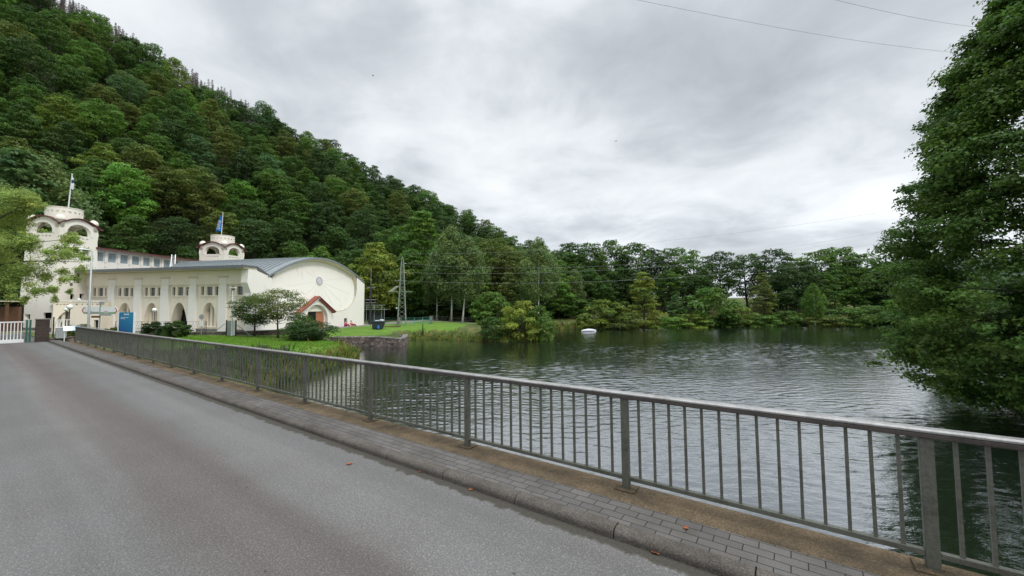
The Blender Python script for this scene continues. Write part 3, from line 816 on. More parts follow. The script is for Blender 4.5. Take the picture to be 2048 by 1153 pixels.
# piers between the bays
pier_px = [(250, 300), (450, 505), (655, 715), (871, 926), (1101, 1160)]
for a, b in pier_px:
    xa = at_plane(150 + a / 3.843, 590, HC - HG * 0.24, HU)[0]; xb = at_plane(150 + b / 3.843, 590, HC - HG * 0.24, HU)[0]
    zl = fx(150 + (a + b) / 7.686, 400 + 692 / 3.843)[1]
    p = MB(); p.box(xa, xb, -0.24, -0.002, GZ, zl); p.box(xa + 0.04, xb - 0.04, -0.185, -0.003, zl + 0.002, EAVE - 0.9); p.box(xa - 0.03, xb + 0.03, -0.28, -0.001, zl - 0.02, zl + 0.06)
    p.build('pier', M['ivory'], hall)
    v = MB(); v.box((xa + xb) / 2 - 0.75, (xa + xb) / 2 + 0.75, -0.215, -0.17, EAVE - 0.92, EAVE - 0.70); v.build('vent', M['soffit'], hall)
zf = fx(330, 570.5)[1]
zf2 = fx(330, 571.5)[1]
fr = MB(); fr.box(XL, 0.0, -0.16, -0.004, zf, EAVE); fr.box(XL, 0.0, -0.20, -0.163, zf - 0.05, zf + 0.06)
fr.build('frieze', M['cream'], hall)
# windows
for xa, xb, z0, z1, wide in wins:
    w_ = MB(); w_.box(xa, xb, 0.22, 0.26, z0, z1)
    wo = w_.build('window', M['glass'], hall)
    b = MB(); nx_ = 4 if wide else 2
    for i in range(1, nx_): x = xa + (xb - xa) * i / nx_; b.box(x - 0.018, x + 0.018, 0.19, 0.22, z0, z1)
    for i in range(1, 4): z = z0 + (z1 - z0) * i / 4; b.box(xa, xb, 0.192, 0.218, z - 0.016, z + 0.016)
    b.build('glazing_bar', M['frame'], wo)
for i in range(6):
    xa = wins[i * 3][0]; xb = wins[i * 3 + 2][1]; z0 = wins[i * 3][2]
    s_ = MB(); s_.box(xa - 0.15, xb + 0.15, -0.10, -0.005, z0 - 0.16, z0 - 0.02)
    for q in (0.33, 0.67): s_.box(xa + (xb - xa) * q - 0.18, xa + (xb - xa) * q + 0.18, -0.06, -0.004, z0 - 0.45, z0 - 0.33)
    s_.build('window_sill', M['cream'], hall)
# plinth, eaves
MB().box(XL, 0.02, -0.06, -0.003, GZ, GZ + 0.42).build('plinth', M['plinth'], hall)
ev = MB(); ev.box(XL - 0.3, W, -1.35, 0.35, EAVE + 0.02, EAVE + 0.20)
ev.build('eaves_soffit', M['soffit'], hall)
ev = MB(); ev.box(XL - 0.4, W + 0.1, -1.45, 0.40, EAVE + 0.203, EAVE + 0.42); ev.box(XL - 0.4, -17.0, 0.403, 8.2, EAVE + 0.1, EAVE + 0.40); ev.box(XL - 0.45, W + 0.12, -1.52, -1.452, EAVE + 0.08, EAVE + 0.40)
ev.build('flat_roof', M['fascia'], hall)
# --- gable
GW = gy(728.5, 600)[0]
def arcpts(pxs, off): return [gy(x, y, off) for x, y in pxs]
# W: the gable stands this far in front of the end of the long facade
OH = W + 0.05
roof_px = [(537, 551), (556, 539.3), (575, 530), (598, 521.0), (620, 517.0), (641, 516), (656, 518), (671, 523), (685, 530.5), (699, 539.5), (714, 551), (728.8, 564)]
GW = gy(728.5, 600, W)[0]
RA = [gy(x, y, OH) for x, y in roof_px]
def resample(P, n):
    P = np.array(P); co = np.polyfit(P[:, 0], P[:, 1], 4)
    y = np.linspace(P[0, 0], P[-1, 0], n); return [(float(a), float(np.polyval(co, a))) for a in y]
RA = resample(RA, 41)
YR0, YR1 = RA[0][0], RA[-1][0]
ZE = RA[-1][1]; TH = 0.26
def ztop(y): return float(np.interp(y, [a for a, b in RA], [b for a, b in RA]))
gab = lambda a, b, c: (c, a, b)
def arch(yc_, hw_, z0, zt, n=16):
    zs = zt - hw_
    return [(yc_ - hw_, z0)] + [(yc_ - hw_ * math.cos(math.pi * i / n), zs + hw_ * math.sin(math.pi * i / n)) for i in range(n + 1)] + [(yc_ + hw_, z0)]
PX = W + 0.75
pk = gy(641, 592.5, PX); pl = gy(607, 620, PX); pr = gy(673.5, 620, PX)
door_top = gy(641, 612, W)[1]; dz0 = GZ - 0.45; yc = pk[0] - 0.25; hw = 1.95
sd0 = gy(688.2, 645, W); sd1 = gy(694.6, 645, W); sdt = gy(691, 637, W)[1]; sdb = gy(691, 654, W)[1]
# ring: right side measured, left side mirrored below the arc
ring_r = [gy(x, y, W) for x, y in [(713.5, 571), (713.3, 580), (711.5, 592), (706, 605), (697, 615), (686, 620.5), (676, 622.3)]]
ymid = (ring_r[0][0] + YR0 + 0.6) / 2
ring_l = [(2 * ymid - a, b) for a, b in ring_r]
ring = ring_r + list(reversed(ring_l))       # right top -> bottom -> left top
zb_ = min(b for a, b in ring)
arc_out = [(a, b - TH - 0.02) for a, b in RA if ring_l[0][0] < a < ring_r[0][0]]
ring_l[0] = (ring_l[0][0], min(ring_l[0][1], ztop(ring_l[0][0]) - TH - 0.10)); ring_r[0] = (ring_r[0][0], min(ring_r[0][1], ztop(ring_r[0][0]) - TH - 0.10))
ztp_ = max(b for a, b in RA) - TH - 0.3
def kx(z): return max(0.0, min(1.0, 1 - (z - zb_) / (ztp_ - zb_)))
ring = [(a, min(b, ztop(a) - TH - 0.10)) for a, b in ring]
outl = [(0.0, GZ - 0.3), (GW, GZ - 0.9), (GW, ZE - 0.30)] + [(a, b - TH - 0.03) for a, b in reversed(RA) if ring[0][0] < a < GW - 0.05] + ring + [(YR0 + 0.05, ztop(YR0) - 0.1), (YR0, ztop(YR0) + 0.05), (0.0, EAVE)]
dhole = arch(yc, hw, dz0, door_top)
g_ = MB(); g_.wall(outl, [dhole, [(sd0[0], sdb), (sd1[0], sdb), (sd1[0], sdt), (sd0[0], sdt)]], gab, W, W - 0.45)
g_.box(0.0, W - 0.002, -0.004, 0.4, GZ - 0.3, EAVE)
g_.build('gable_wall', M['ivory'], hall)
# recessed round field leaning back under the curved roof
arc_out = [ring_l[0]] + arc_out + [ring_r[0]]
arc_in = [(a, b - 0.04 - 0.28 * math.sin(math.pi * (i + 0.3) / (len(arc_out) - 0.4)) ** 0.7) for i, (a, b) in enumerate(arc_out)]
pan = ring + arc_in[1:-1]                          # ring runs right->left, arc left->right
g_ = MB(); nring = len(ring)
fnp = lambda a, b, c: (W * kx(b) - c, a, b)
if True:
    grid = []
    for a in np.linspace(ring_l[0][0] + 0.3, ring_r[0][0] - 0.3, 24):
        pass
    g_.wall(pan, [], fnp, 0.003, 0.2, True)
    vs = []
    for a, b in ring: vs += [(W, a, b), (W * kx(b) - 0.003, a, b)]
    g_.add(vs, [(2 * i, 2 * i + 1, 2 * i + 3, 2 * i + 2) for i in range(nring - 1)])
g_.build('gable_field', M['ivory'], hall)
so = MB(); vs = []
for (a, b), (a2, b2) in zip(arc_out, arc_in): vs += [(OH, a, b), (W * kx(b2) - 0.004, a2, b2)]
so.add(vs, [(2 * i, 2 * i + 1, 2 * i + 3, 2 * i + 2) for i in range(len(arc_out) - 1)])
so.build('roof_soffit', M['soffit'], hall)
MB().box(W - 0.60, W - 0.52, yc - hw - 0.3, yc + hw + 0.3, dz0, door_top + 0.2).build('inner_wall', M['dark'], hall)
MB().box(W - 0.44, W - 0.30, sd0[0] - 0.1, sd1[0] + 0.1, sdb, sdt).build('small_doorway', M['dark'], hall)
# cheek in front of the facade corner, flaring towards the eaves
c = MB(); zt = EAVE - 0.02; zk = fx(500, 583)[1]
prof = [(0.0, GZ), (-0.30, GZ), (-0.34, zk - 0.2), (-0.85, zk + 1.0), (-0.75, zt), (0.0, zt)]
n = len(prof); vs = [(-0.05, y - 0.006, z) for y, z in prof] + [(W - 0.003, y - 0.006, z) for y, z in prof]
c.add(vs, [tuple(range(n)), tuple(range(2 * n - 1, n - 1, -1))] + [(i, (i + 1) % n, n + (i + 1) % n, n + i) for i in range(n)])
c.build('corner_pier', M['ivory'], hall)
# vaulted roof with standing seams
def xend(y): return -(18.6 + 5.6 * sstep(np.array(y), YR0, 12.0))
v = MB(); n = len(RA); th = TH
vs = []
for (a, b) in RA: vs += [(OH + 0.05, a, b), (float(xend(a)), a, b + 0.0), (float(xend(a)), a, b - th), (OH + 0.05, a, b - th)]
fs = []
for i in range(n - 1):
    A_, B_ = 4 * i, 4 * (i + 1)
    fs += [(A_, A_ + 1, B_ + 1, B_), (A_ + 1, A_ + 2, B_ + 2, B_ + 1), (A_ + 3, A_, B_, B_ + 3)]
fs += [(0, 1, 2, 3), (4 * n - 1, 4 * n - 2, 4 * n - 3, 4 * n - 4)]
v.add(vs, fs)
for x in np.arange(-0.4, -24, -0.85):
    idx = [i for i in range(n) if xend(RA[i][0]) < x]
    if len(idx) < 2: continue
    vs = []; 
    for i in idx: a, b = RA[i]; vs += [(x - 0.03, a, b - 0.01), (x - 0.03, a, b + 0.12), (x + 0.03, a, b + 0.12), (x + 0.03, a, b - 0.01)]
    v.add(vs, [(4 * i + k, 4 * i + k + 1, 4 * i + k + 5, 4 * i + k + 4) for i in range(len(idx) - 1) for k in range(3)])
v.build('vaulted_roof', M['zinc'], hall)
# wall below the vault on its left end, and the back
e_ = MB(); vs = []
for (a, b) in RA: vs += [(float(xend(a)) + 0.3, a, b - th), (float(xend(a)) + 0.3, a, 3.0)]
e_.add(vs, [(2 * i, 2 * i + 1, 2 * i + 3, 2 * i + 2) for i in range(n - 1)]); e_.box(-24, -0.5, GW - 0.3, GW, GZ, ZE - 0.3); e_.build('rear_wall', M['ivory'], hall)
# slope between flat roof and vault
s_ = MB(); s_.add([(W + 0.02, 0.38, EAVE + 0.41), (-19.0, 0.38, EAVE + 0.41), (-19.0, YR0 + 0.1, ztop(YR0) + 0.10), (W + 0.02, YR0 + 0.1, ztop(YR0) + 0.10), (W + 0.02, 0.38, EAVE - 0.1), (W + 0.02, YR0 + 0.1, ztop(YR0) - 0.1)], [(0, 1, 2, 3), (0, 3, 5, 4)])
s_.build('roof_valley', M['darkroof'], hall)
# groove round the gable field and the round emblem
rg = MB(); rg.tube([(W + 0.004, a, b) for a, b in ring[:8]], 0.045, 5); rg.build('moulding', M['soffit'], hall)
ec = gy(637.8, 562.5, 0.3); FX = W * kx(ec[1]) + 0.01; em = MB()
em.lathe([(0.62, 0.0), (0.62, 0.05), (0.50, 0.05), (0.50, 0.0)], (0, 0), 28, False); em.lathe([(0.34, 0.0), (0.34, 0.04), (0.28, 0.04), (0.28, 0.0)], (0, 0), 24, False); em.lathe([(0.10, 0), (0.10, 0.06), (0.01, 0.06)], (0, 0), 12)
for i in range(12):
    a = i * math.pi / 6; em.beam((0.36 * math.cos(a), 0.36 * math.sin(a), 0.02), (0.50 * math.cos(a), 0.50 * math.sin(a), 0.02), 0.05, 0.03)
eo = em.build('emblem', M['galv'], hall, absz=False); eo.rotation_euler = (0, R(82.4), 0); eo.location = (FX + 0.02, ec[0], ec[1] - GZ)
M['emblem'] = simple('pale_lilac_emblem', (0.40, 0.40, 0.47), 0.7, 0.05); eo.data.materials[0] = M['emblem']
dk = MB(); dk.lathe([(0.50, 0.0), (0.50, 0.02), (0.01, 0.02)], (0, 0), 28); do = dk.build('dial', stucco('dial_white', (0.70, 0.69, 0.68)), eo, absz=False)
mb = MB()
for a, r0, r1 in ((R(-52), .8, 4.6), (R(-30), .8, 3.9), (R(-10), .8, 3.4), (R(12), .8, 3.4), (R(34), .8, 4.2), (R(55), .8, 5.2), (R(75), .8, 6.6), (R(98), .8, 6.2), (R(-80), .8, 6.0), (R(-118), .8, 2.6), (R(-140), .8, 1.9)):
    d = Vector((0, math.sin(a), -math.cos(a))); p0 = Vector((0, ec[0], ec[1])) + d * r0; p1 = Vector((0, ec[0], ec[1])) + d * r1
    p0.x = W * kx(p0.z) + 0.006; p1.x = W * kx(p1.z) + 0.006
    mb.beam(p0, p1, 0.022, 0.010, up=(1, 0, 0))
mb.build('sundial_ray', M['soffit'], hall)
# entrance porch
hwp = 3.0; zl_ = pl[1]; zp = pk[1]
po = MB(); oo = [(yc - hwp, dz0 - 0.4), (yc + hwp, dz0 - 0.4), (yc + hwp, zl_ - 0.15), (yc, zp - 0.42), (yc - hwp, zl_ - 0.15)]
po.wall(oo, [arch(yc, hw + 0.1, dz0 - 0.3, door_top + 0.15)], gab, PX - 0.3, W + 0.001, False)
po.build('porch_wall', M['ivory'], hall)
m2 = MB(); a0 = arch(yc, hw + 0.12, dz0, door_top + 0.17); a1 = arch(yc, hw + 0.42, dz0, door_top + 0.47)
n = len(a0); vs = [(PX - 0.22, a, b) for a, b in a0] + [(PX - 0.22, a, b) for a, b in a1] + [(PX - 0.31, a, b) for a, b in a1]
m2.add(vs, [(i, i + 1, n + i + 1, n + i) for i in range(n - 1)] + [(n + i, n + i + 1, 2 * n + i + 1, 2 * n + i) for i in range(n - 1)]); m2.build('porch_arch', M['ivory'], hall)
for sg in (-1, 1):
    a = Vector((0, yc, zp)); b = Vector((0, yc + sg * (hwp + 0.55), zl_ - 0.35))
    t = MB(); d = (b - a).normalized(); nn = Vector((0, -d.z * sg, d.y * sg))
    vs = []
    for x in (W - 0.02, PX + 0.10):
        for q, r_ in ((a, 0.0), (b, 0.0), (b, -0.15), (a, -0.15)): vs.append((x, q.y + nn.y * r_ , q.z + nn.z * r_))
    t.add(vs, [(0, 1, 2, 3), (7, 6, 5, 4), (0, 4, 5, 1), (1, 5, 6, 2), (2, 6, 7, 3), (3, 7, 4, 0)])
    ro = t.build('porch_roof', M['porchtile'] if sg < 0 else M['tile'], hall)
    rf = MB(); nr = 13
    for i in range(nr):
        q = a + (b - a) * ((i + 0.5) / nr) - nn * 0.36
        rf.box(W, PX + 0.06, q.y - 0.07, q.y + 0.07, q.z - 0.02, q.z + 0.16)
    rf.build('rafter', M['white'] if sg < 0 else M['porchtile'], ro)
# orange-brown door set back under the arch
d_ = MB(); d_.wall(arch(yc, hw - 0.01, dz0, door_top - 0.01), [[(yc - 1.05, dz0 + 1.5), (yc + 0.45, dz0 + 1.5), (yc + 0.45, dz0 + 3.0), (yc - 1.05, dz0 + 3.0)]], gab, W - 0.12, W - 0.22)
do = d_.build('door', M['doorwood'], hall)
MB().box(W - 0.19, W - 0.15, yc - 1.05, yc + 0.45, dz0 + 1.5, dz0 + 3.0).build('door_window', M['glass'], do)
MB().box(W - 0.12, W - 0.06, yc + 1.1, yc + 1.16, dz0 + 1.2, dz0 + 1.5).build('handle', M['darkmetal'], do)
MB().box(-0.1, W + 0.5, 2.2, GW + 0.3, GZ - 1.6, GZ - 0.62).build('gable_base', M['rubble'], hall)

# ------------------------------------------------------------------ tower (built once, copied)
def make_tower():
    t = thing('tower', 'nearer cream tower, partly behind the hanging yellow-green branches, with arched belvedere and round parapet', 'tower', (0, 0, GZ), 0, 'belvedere towers of the power station')
    a = 2.45; ZS, ZV, ZA, ZD = 11.2, 12.9, 14.0, 15.45
    # shaft: four battered faces; right face (+x) and front face (-y) have openings
    def half(z): return a + 0.30 * (1 - min(1, (z - GZ) / (ZS - GZ)))
    fr = lambda u_, z, c: (u_ / a * (half(z) - c), -half(z) + c, z)
    rt = lambda u_, z, c: (half(z) - c, u_ / a * (half(z) - c), z)
    lf = lambda u_, z, c: (-half(z) + c, u_ / a * (half(z) - c), z)
    bk = lambda u_, z, c: (u_ / a * (half(z) - c), half(z) - c, z)
    def rct(u0, u1, z0, z1): return [(u0, z0), (u1, z0), (u1, z1), (u0, z1)]
    front_h = [rct(-1.25, -0.95, 3.1, 4.1), rct(-0.35, -0.05, 3.1, 4.1), rct(-1.6, -0.8, 0.1, 0.75), rct(1.0, 2.1, 0.2, 1.0)]
    def hu(px): return ((px - 113) / 77 * 2 - 1) * a
    def hz_(py): return GZ + (EYE + (610.2 - py) * 52 / F - GZ) / 0.955
    right_h = [rct(hu(x0), hu(x1), hz_(y1), hz_(y0)) for x0, x1, y0, y1 in ((137, 142.5, 551, 561), (149, 157, 546, 555), (149, 157, 559, 566), (137, 143, 567.5, 573), (155.6, 165, 588, 601))]
    xa_, xb_, z0_, z1_ = hu(138.6), hu(146), hz_(599), hz_(588)
    right_h.append([(xa_, z0_), (xb_, z0_), (xb_, z1_ - 0.25), ((xa_ + xb_) / 2 + 0.1, z1_), ((xa_ + xb_) / 2 - 0.1, z1_), (xa_, z1_ - 0.25)])
    m_ = MB()
    for fn, hs in ((fr, front_h), (rt, right_h), (lf, []), (bk, [])):
        m_.wall([(-a, GZ), (a, GZ), (a, ZS), (-a, ZS)], hs, fn, 0.0, 0.35, False)
    m_.box(-a + 0.02, a - 0.02, -a + 0.02, a - 0.02, ZS - 0.25, ZS - 0.02)
    m_.build('shaft', M['towerwall'], t)
    MB().box(-a + 0.42, a - 0.42, -a + 0.42, a - 0.42, GZ, ZS - 0.3).build('shaft_core', M['dark'], t)  # near-black box gives the tower openings their inside shade
    for u0, u1, z0, z1 in [(h[0][0], h[1][0], h[0][1], h[2][1]) for h in right_h[:4]]:
        wn = MB(); s_ = half(z0) / a; wn.box(half(z0) - 0.24, half(z0) - 0.2, u0 * s_, u1 * s_, z0, z1); wo = wn.build('window', M['glass'], t)
        b = MB(); b.box(half(z0) - 0.20, half(z0) - 0.17, (u0 + u1) / 2 * s_ - 0.03, (u0 + u1) / 2 * s_ + 0.03, z0, z1); b.box(half(z0) - 0.20, half(z0) - 0.172, u0 * s_, u1 * s_, (z0 + z1) / 2 - 0.03, (z0 + z1) / 2 + 0.03); b.build('glazing_bar', M['frame'], wo)
    # belvedere: four gabled walls pierced by arches
    def gable(n=16):
        pts = [(-a, ZS), (a, ZS), (a + 0.12, ZS + 0.9), (a, ZV - 0.05)]
        for i in range(1, n): u_ = a - 2 * a * i / n; pts.append((u_, ZV - 0.05 + (ZA - ZV) * math.cos(u_ / a * math.pi / 2) ** 1.1))
        return pts + [(-a, ZV - 0.05), (-a - 0.12, ZS + 0.9)]
    zo = ZS + 0.52
    def hole(n=14, r_=1.5):
        return [(r_ * math.cos(math.pi * i / n), zo + (ZV + 0.32 - zo) * math.sin(math.pi * i / n) ** 0.8) for i in range(n + 1)]
    slots = [rct(u_ - 0.16, u_ + 0.16, ZS + 0.06, ZS + 0.20) for u_ in (-1.1, -0.55, 0, 0.55, 1.1)]
    for fn in (lambda u_, z, c: (u_ * (a - c) / a, -a + c, z), lambda u_, z, c: (a - c, u_ * (a - c) / a, z), lambda u_, z, c: (u_ * (a - c) / a, a - c, z), lambda u_, z, c: (-a + c, u_ * (a - c) / a, z)):
        b = MB(); b.wall(gable(), [hole()] + slots, fn, 0.0, 0.30); b.build('belvedere_wall', M['towerwall'], t)
        k = MB(); n = 15
        inn = [(x, z) for x, z in hole()]; outr = [(x * 1.17, zo + (z - zo) * 1.12) for x, z in hole()]
        vs = [fn(x, z, -0.06) for x, z in inn] + [fn(x, z, -0.06) for x, z in outr] + [fn(x, z, 0.0) for x, z in outr] + [fn(x, z, 0.0) for x, z in inn]
        k.add(vs, [(i, i + 1, n + i + 1, n + i) for i in range(n - 1)] + [(n + i, n + i + 1, 2 * n + i + 1, 2 * n + i) for i in range(n - 1)] + [(i, i + 1, 3 * n + i + 1, 3 * n + i) for i in range(n - 1)])
        k.build('arch_moulding', M['ivory'], t)
        r_ = MB(); pts = []
        for i in range(21):
            u_ = (a + 0.15) - 2 * (a + 0.15) * i / 20; pts.append((u_, ZV - 0.02 + (ZA - ZV) * max(0, math.cos(u_ / (a + 0.15) * math.pi / 2)) ** 1.1))
        vs = []
        for x, z in pts: vs += [fn(x, z, -0.32), fn(x, z + 0.13, -0.32), fn(x, z + 0.16, 0.75), fn(x, z, 0.75)]
        r_.add(vs, [(4 * i + j, 4 * i + (j + 1) % 4, 4 * i + 4 + (j + 1) % 4, 4 * i + 4 + j) for i in range(20) for j in range(4)] + [(0, 1, 2, 3), (83, 82, 81, 80)])
        r_.build('roof_edge', M['tile'], t)
    MB().box(-a + 0.3, a - 0.3, -a + 0.3, a - 0.3, ZV + 0.38, ZV + 0.5).build('ceiling', M['soffit'], t)
    # round parapet with slots
    dr = MB(); rO, rI = 1.90, 1.66; n = 40
    levels = [(ZV + 0.1, 1), (ZD - 0.62, 1), (ZD - 0.44, 0), (ZD, 1)]
    def ringwall(z0, z1, k0, k1):
        vs = []
        for k in (k0, k1):
            t_ = 2 * math.pi * k / n
            for r_ in (rO, rI):
                for z in (z0, z1): vs.append((r_ * math.cos(t_), r_ * math.sin(t_), z))
        dr.add(vs, [(0, 1, 5, 4), (2, 6, 7, 3), (1, 3, 7, 5), (0, 4, 6, 2), (0, 2, 3, 1), (4, 5, 7, 6)])
    for k in range(n):
        if k % 2 == 0:
            ringwall(ZV + 0.1, ZD, k, k + 1)
        else: ringwall(ZV + 0.1, ZD - 0.72, k, k + 1); ringwall(ZD - 0.46, ZD, k, k + 1)
    dr.build('parapet', M['towerwall'], t)
    cpp = MB(); cpp.lathe([(rO + 0.05, ZD + 0.002), (rO + 0.05, ZD + 0.09), (rI - 0.05, ZD + 0.09), (rI - 0.05, ZD + 0.002), (rO + 0.05, ZD + 0.002)], (0, 0), 40, False); cpp.build('coping', M['towerwall'], t)
    MB().lathe([(rI - 0.02, ZD - 0.9), (rI - 0.02, ZD - 0.8)], (0, 0), 32).build('platform', M['darkroof'], t)
    for i, j in ((-1, -1), (1, -1), (1, 1), (-1, 1)):
        d = MB(); x, y = i * (a - 0.34), j * (a - 0.34)
        d.lathe([(0.44, ZV - 0.3), (0.46, ZV + 0.62), (0.54, ZV + 0.66), (0.54, ZV + 0.82), (0.50, ZV + 1.04), (0.37, ZV + 1.24), (0.18, ZV + 1.36), (0.01, ZV + 1.40)], (x, y), 16)
        d.build('finial', M['towerwall'], t, smooth=True)
    MB().box(-a - 0.36, a + 0.36, -a - 0.36, a + 0.36, GZ - 0.3, GZ + 0.5).build('plinth', M['plinth'], t)
    return t
TB = R(3)
def tower_at(t, px, Yc):            # nearest corner at px, depth Yc
    c = at_Y(px, 600, Yc); a = 2.45
    a *= t.scale[0] if False else (0.91 if Yc < 60 else 1.0)
    x = c[0] - a * math.cos(TB) + a * math.sin(TB); y = c[1] + a * math.sin(TB) + a * math.cos(TB)
    t.location = (x, y, GZ); t.rotation_euler = (0, 0, -TB); return x, y
tw = make_tower()
t1x, t1y = tower_at(tw, 111, 49.6)
tw2 = copy_tree(tw)
tw.scale = (0.91, 0.91, 0.955)
tw2['label'] = 'farther cream tower behind the curved grey roof, with arched belvedere and round parapet'
t2x, t2y = tower_at(tw2, 446, 72.6)
tw2.location.z = GZ - 0.35
# flags
def flagpole(name, x, y, z0, z1, lean, label):
    t = thing(name, label, 'flagpole', (x, y, z0))
    MB().tube([(0, 0, z0), (lean[0] * 0.5, 0, (z0 + z1) / 2), (lean[0], 0, z1)], [0.07, 0.06, 0.045], 8).build('pole', M['white'], t)
    MB().ball((lean[0], 0, z1 + 0.06), 0.08, 8).build('finial', M['white'], t)
    return t
def cloth(pts_fn, nu, nv, mats, name, parent, stripes=None):
    mb = MB(); vs = [pts_fn(i / nu, j / nv) for j in range(nv + 1) for i in range(nu + 1)]
    vs2 = [(x, y + 0.012, z) for x, y, z in vs]; k = len(vs)
    for j in range(nv):
        for i in range(nu):
            mb.cur = stripes(i / nu, j / nv) if stripes else 0
            a = j * (nu + 1) + i
            mb.add([vs[a], vs[a + 1], vs[a + nu + 2], vs[a + nu + 1]], [(0, 1, 2, 3)])
            mb.add([vs2[a], vs2[a + 1], vs2[a + nu + 2], vs2[a + nu + 1]], [(3, 2, 1, 0)])
    o = mb.build(name, mats, parent, smooth=True); return o
pz = at_Y(123, 350, t1y)[2]; f1 = flagpole('flagpole', t1x + 0.45, t1y, 14.6, pz, (0.3, 0), 'leaning white flagpole with a limp white and navy flag on the nearer tower')
cloth(lambda u_, v_: (0.26 + 0.10 * v_ * 0 - 0.02 + u_ * 0.55 * (0.4 + 0.6 * v_) - 0.08 * v_, 0.10 * math.sin(u_ * 7 + v_ * 4), pz - 0.1 - 1.75 * v_ - 0.35 * u_), 10, 12,
      [M['flagwhite'], M['flagdark']], 'flag', f1, lambda u_, v_: 1 if 0.35 < v_ + 0.3 * u_ < 0.62 else 0)
pz2 = at_Y(438, 427, t2y)[2]; f2 = flagpole('flagpole', t2x - 0.35, t2y, 14.2, pz2, (0.22, 0), 'white flagpole with a hanging blue lettered flag on the farther tower')
def bflag(u_, v_): return (0.16 - 0.08 * v_ - u_ * (0.25 + 1.05 * v_ ** 0.8), 0.12 * math.sin(u_ * 5 + v_ * 3), pz2 - 0.55 - 3.0 * v_ + 0.05 * u_)
fb = cloth(bflag, 12, 14, [M['flagblue']], 'flag', f2)
tx_ = text('RWE', 0.85, M['flagwhite'], 'lettering', fb, (-0.42, -0.16, (pz2 - 2.35) - 14.2), (R(90), R(98), 0), 0.004)

# ------------------------------------------------------------------ upper gallery between the towers
a_ = at_plane(192, 500, (t1x + 2.6, t1y), (0.105, 0.994)); 
g0 = np.array([t1x + 1.7, t1y + 2.4]); g1 = np.array([t2x - 0.9, t2y - 2.4])
gd = (g1 - g0); gl = float(np.hypot(*gd)); gd = gd / gl
ZR0 = at_plane(192, 501, g0, gd)[1]; ZR1 = at_plane(395, 525.5, g0, gd)[1]
gal = thing('gallery_building', 'raised cream gallery with ten grid windows and dark red roof edge between the towers', 'building', (g0[0], g0[1], GZ), math.atan2(gd[1], gd[0]))
# local x along the gallery, local -y faces right (towards the lake)
def gq(px, py): return at_plane(px, py, g0, gd)
gw = [(198.6, 17.5), (223.9, 16.5), (248.4, 15), (271.5, 14), (293.4, 13), (314.5, 12), (333.8, 11.2), (352.2, 10.5), (369.5, 9.8), (385.5, 9.2)]
zt_ = (ZR0 + ZR1) / 2
holes = []; rects = []
for i, (c, wd) in enumerate(gw):
    xa = gq(c - wd / 2, 515)[0]; xb = gq(c + wd / 2, 515)[0]
    z1 = zt_ - 0.22; z0 = z1 - 1.28
    holes.append([(xa, z0), (xb, z0), (xb, z1), (xa, z1)]); rects.append((xa, xb, z0, z1))
gf = lambda a, b, c: (a, c, b)
m_ = MB(); m_.wall([(-0.3, GZ), (gl + 0.3, GZ), (gl + 0.3, zt_), (-0.3, zt_)], holes, gf, 0.0, 0.3); m_.box(-0.3, gl + 0.3, 5.0, 5.3, GZ, zt_)
m_.build('side_wall', M['ivory'], gal)
for i, (xa, xb, z0, z1) in enumerate(rects):
    wo = MB().box(xa, xb, 0.06, 0.1, z0, z1).build('window', M['skyglass'], gal)
    b = MB()
    for q in (1, 2, 3): x = xa + (xb - xa) * q / 4; b.box(x - 0.02, x + 0.02, 0.03, 0.06, z0, z1)
    for q in (1, 2): z = z0 + (z1 - z0) * q / 3; b.box(xa, xb, 0.032, 0.058, z - 0.02, z + 0.02)
    b.build('glazing_bar', M['frame'], wo)
    xn = rects[i + 1][0] if i + 1 < len(rects) else xb + 0.9
    xm = (xb + xn) / 2
    p = MB(); p.box(xm - 0.19, xm + 0.19, -0.14, -0.002, z0 - 0.1, zt_); p.box(xm - 0.12, xm + 0.12, -0.10, -0.003, z0 - 0.75, z0 - 0.1)
    p.build('pilaster', M['ivory'], gal)
MB().box(-0.3, gl + 0.3, -0.75, 5.7, zt_ + 0.003, zt_ + 0.10).build('soffit', M['soffit'], gal)
rf = MB(); rf.box(-0.4, gl + 0.4, -0.85, 5.8, zt_ + 0.103, zt_ + 0.34); rf.build('roof', M['tile'], gal)
MB().box(-0.3, gl, -0.85, -0.80, zt_ - 0.02, zt_ + 0.1).build('gutter', M['darkroof'], gal)
# ladder leaning on the roof
lb = at_Y(341.5, 533, 58); lt = at_Y(332, 508, 58)
ld = thing('ladder', 'pale metal ladder leaning on the gallery wall above the flat roof', 'ladder', (lb[0], lb[1], lb[2]))
mb = MB(); 
for dx in (0, 0.62): mb.beam((dx, 0, lb[2]), (lt[0] - lb[0] + dx * 0.9, 1.0, lt[2]), 0.10, 0.07)
for i in range(1, 8):
    q = i / 8; mb.beam(((lt[0] - lb[0]) * q, q, lb[2] + (lt[2] - lb[2]) * q), ((lt[0] - lb[0]) * q + 0.6, q, lb[2] + (lt[2] - lb[2]) * q), 0.04, 0.04)
mb.build('ladder_frame', M['white'], ld)

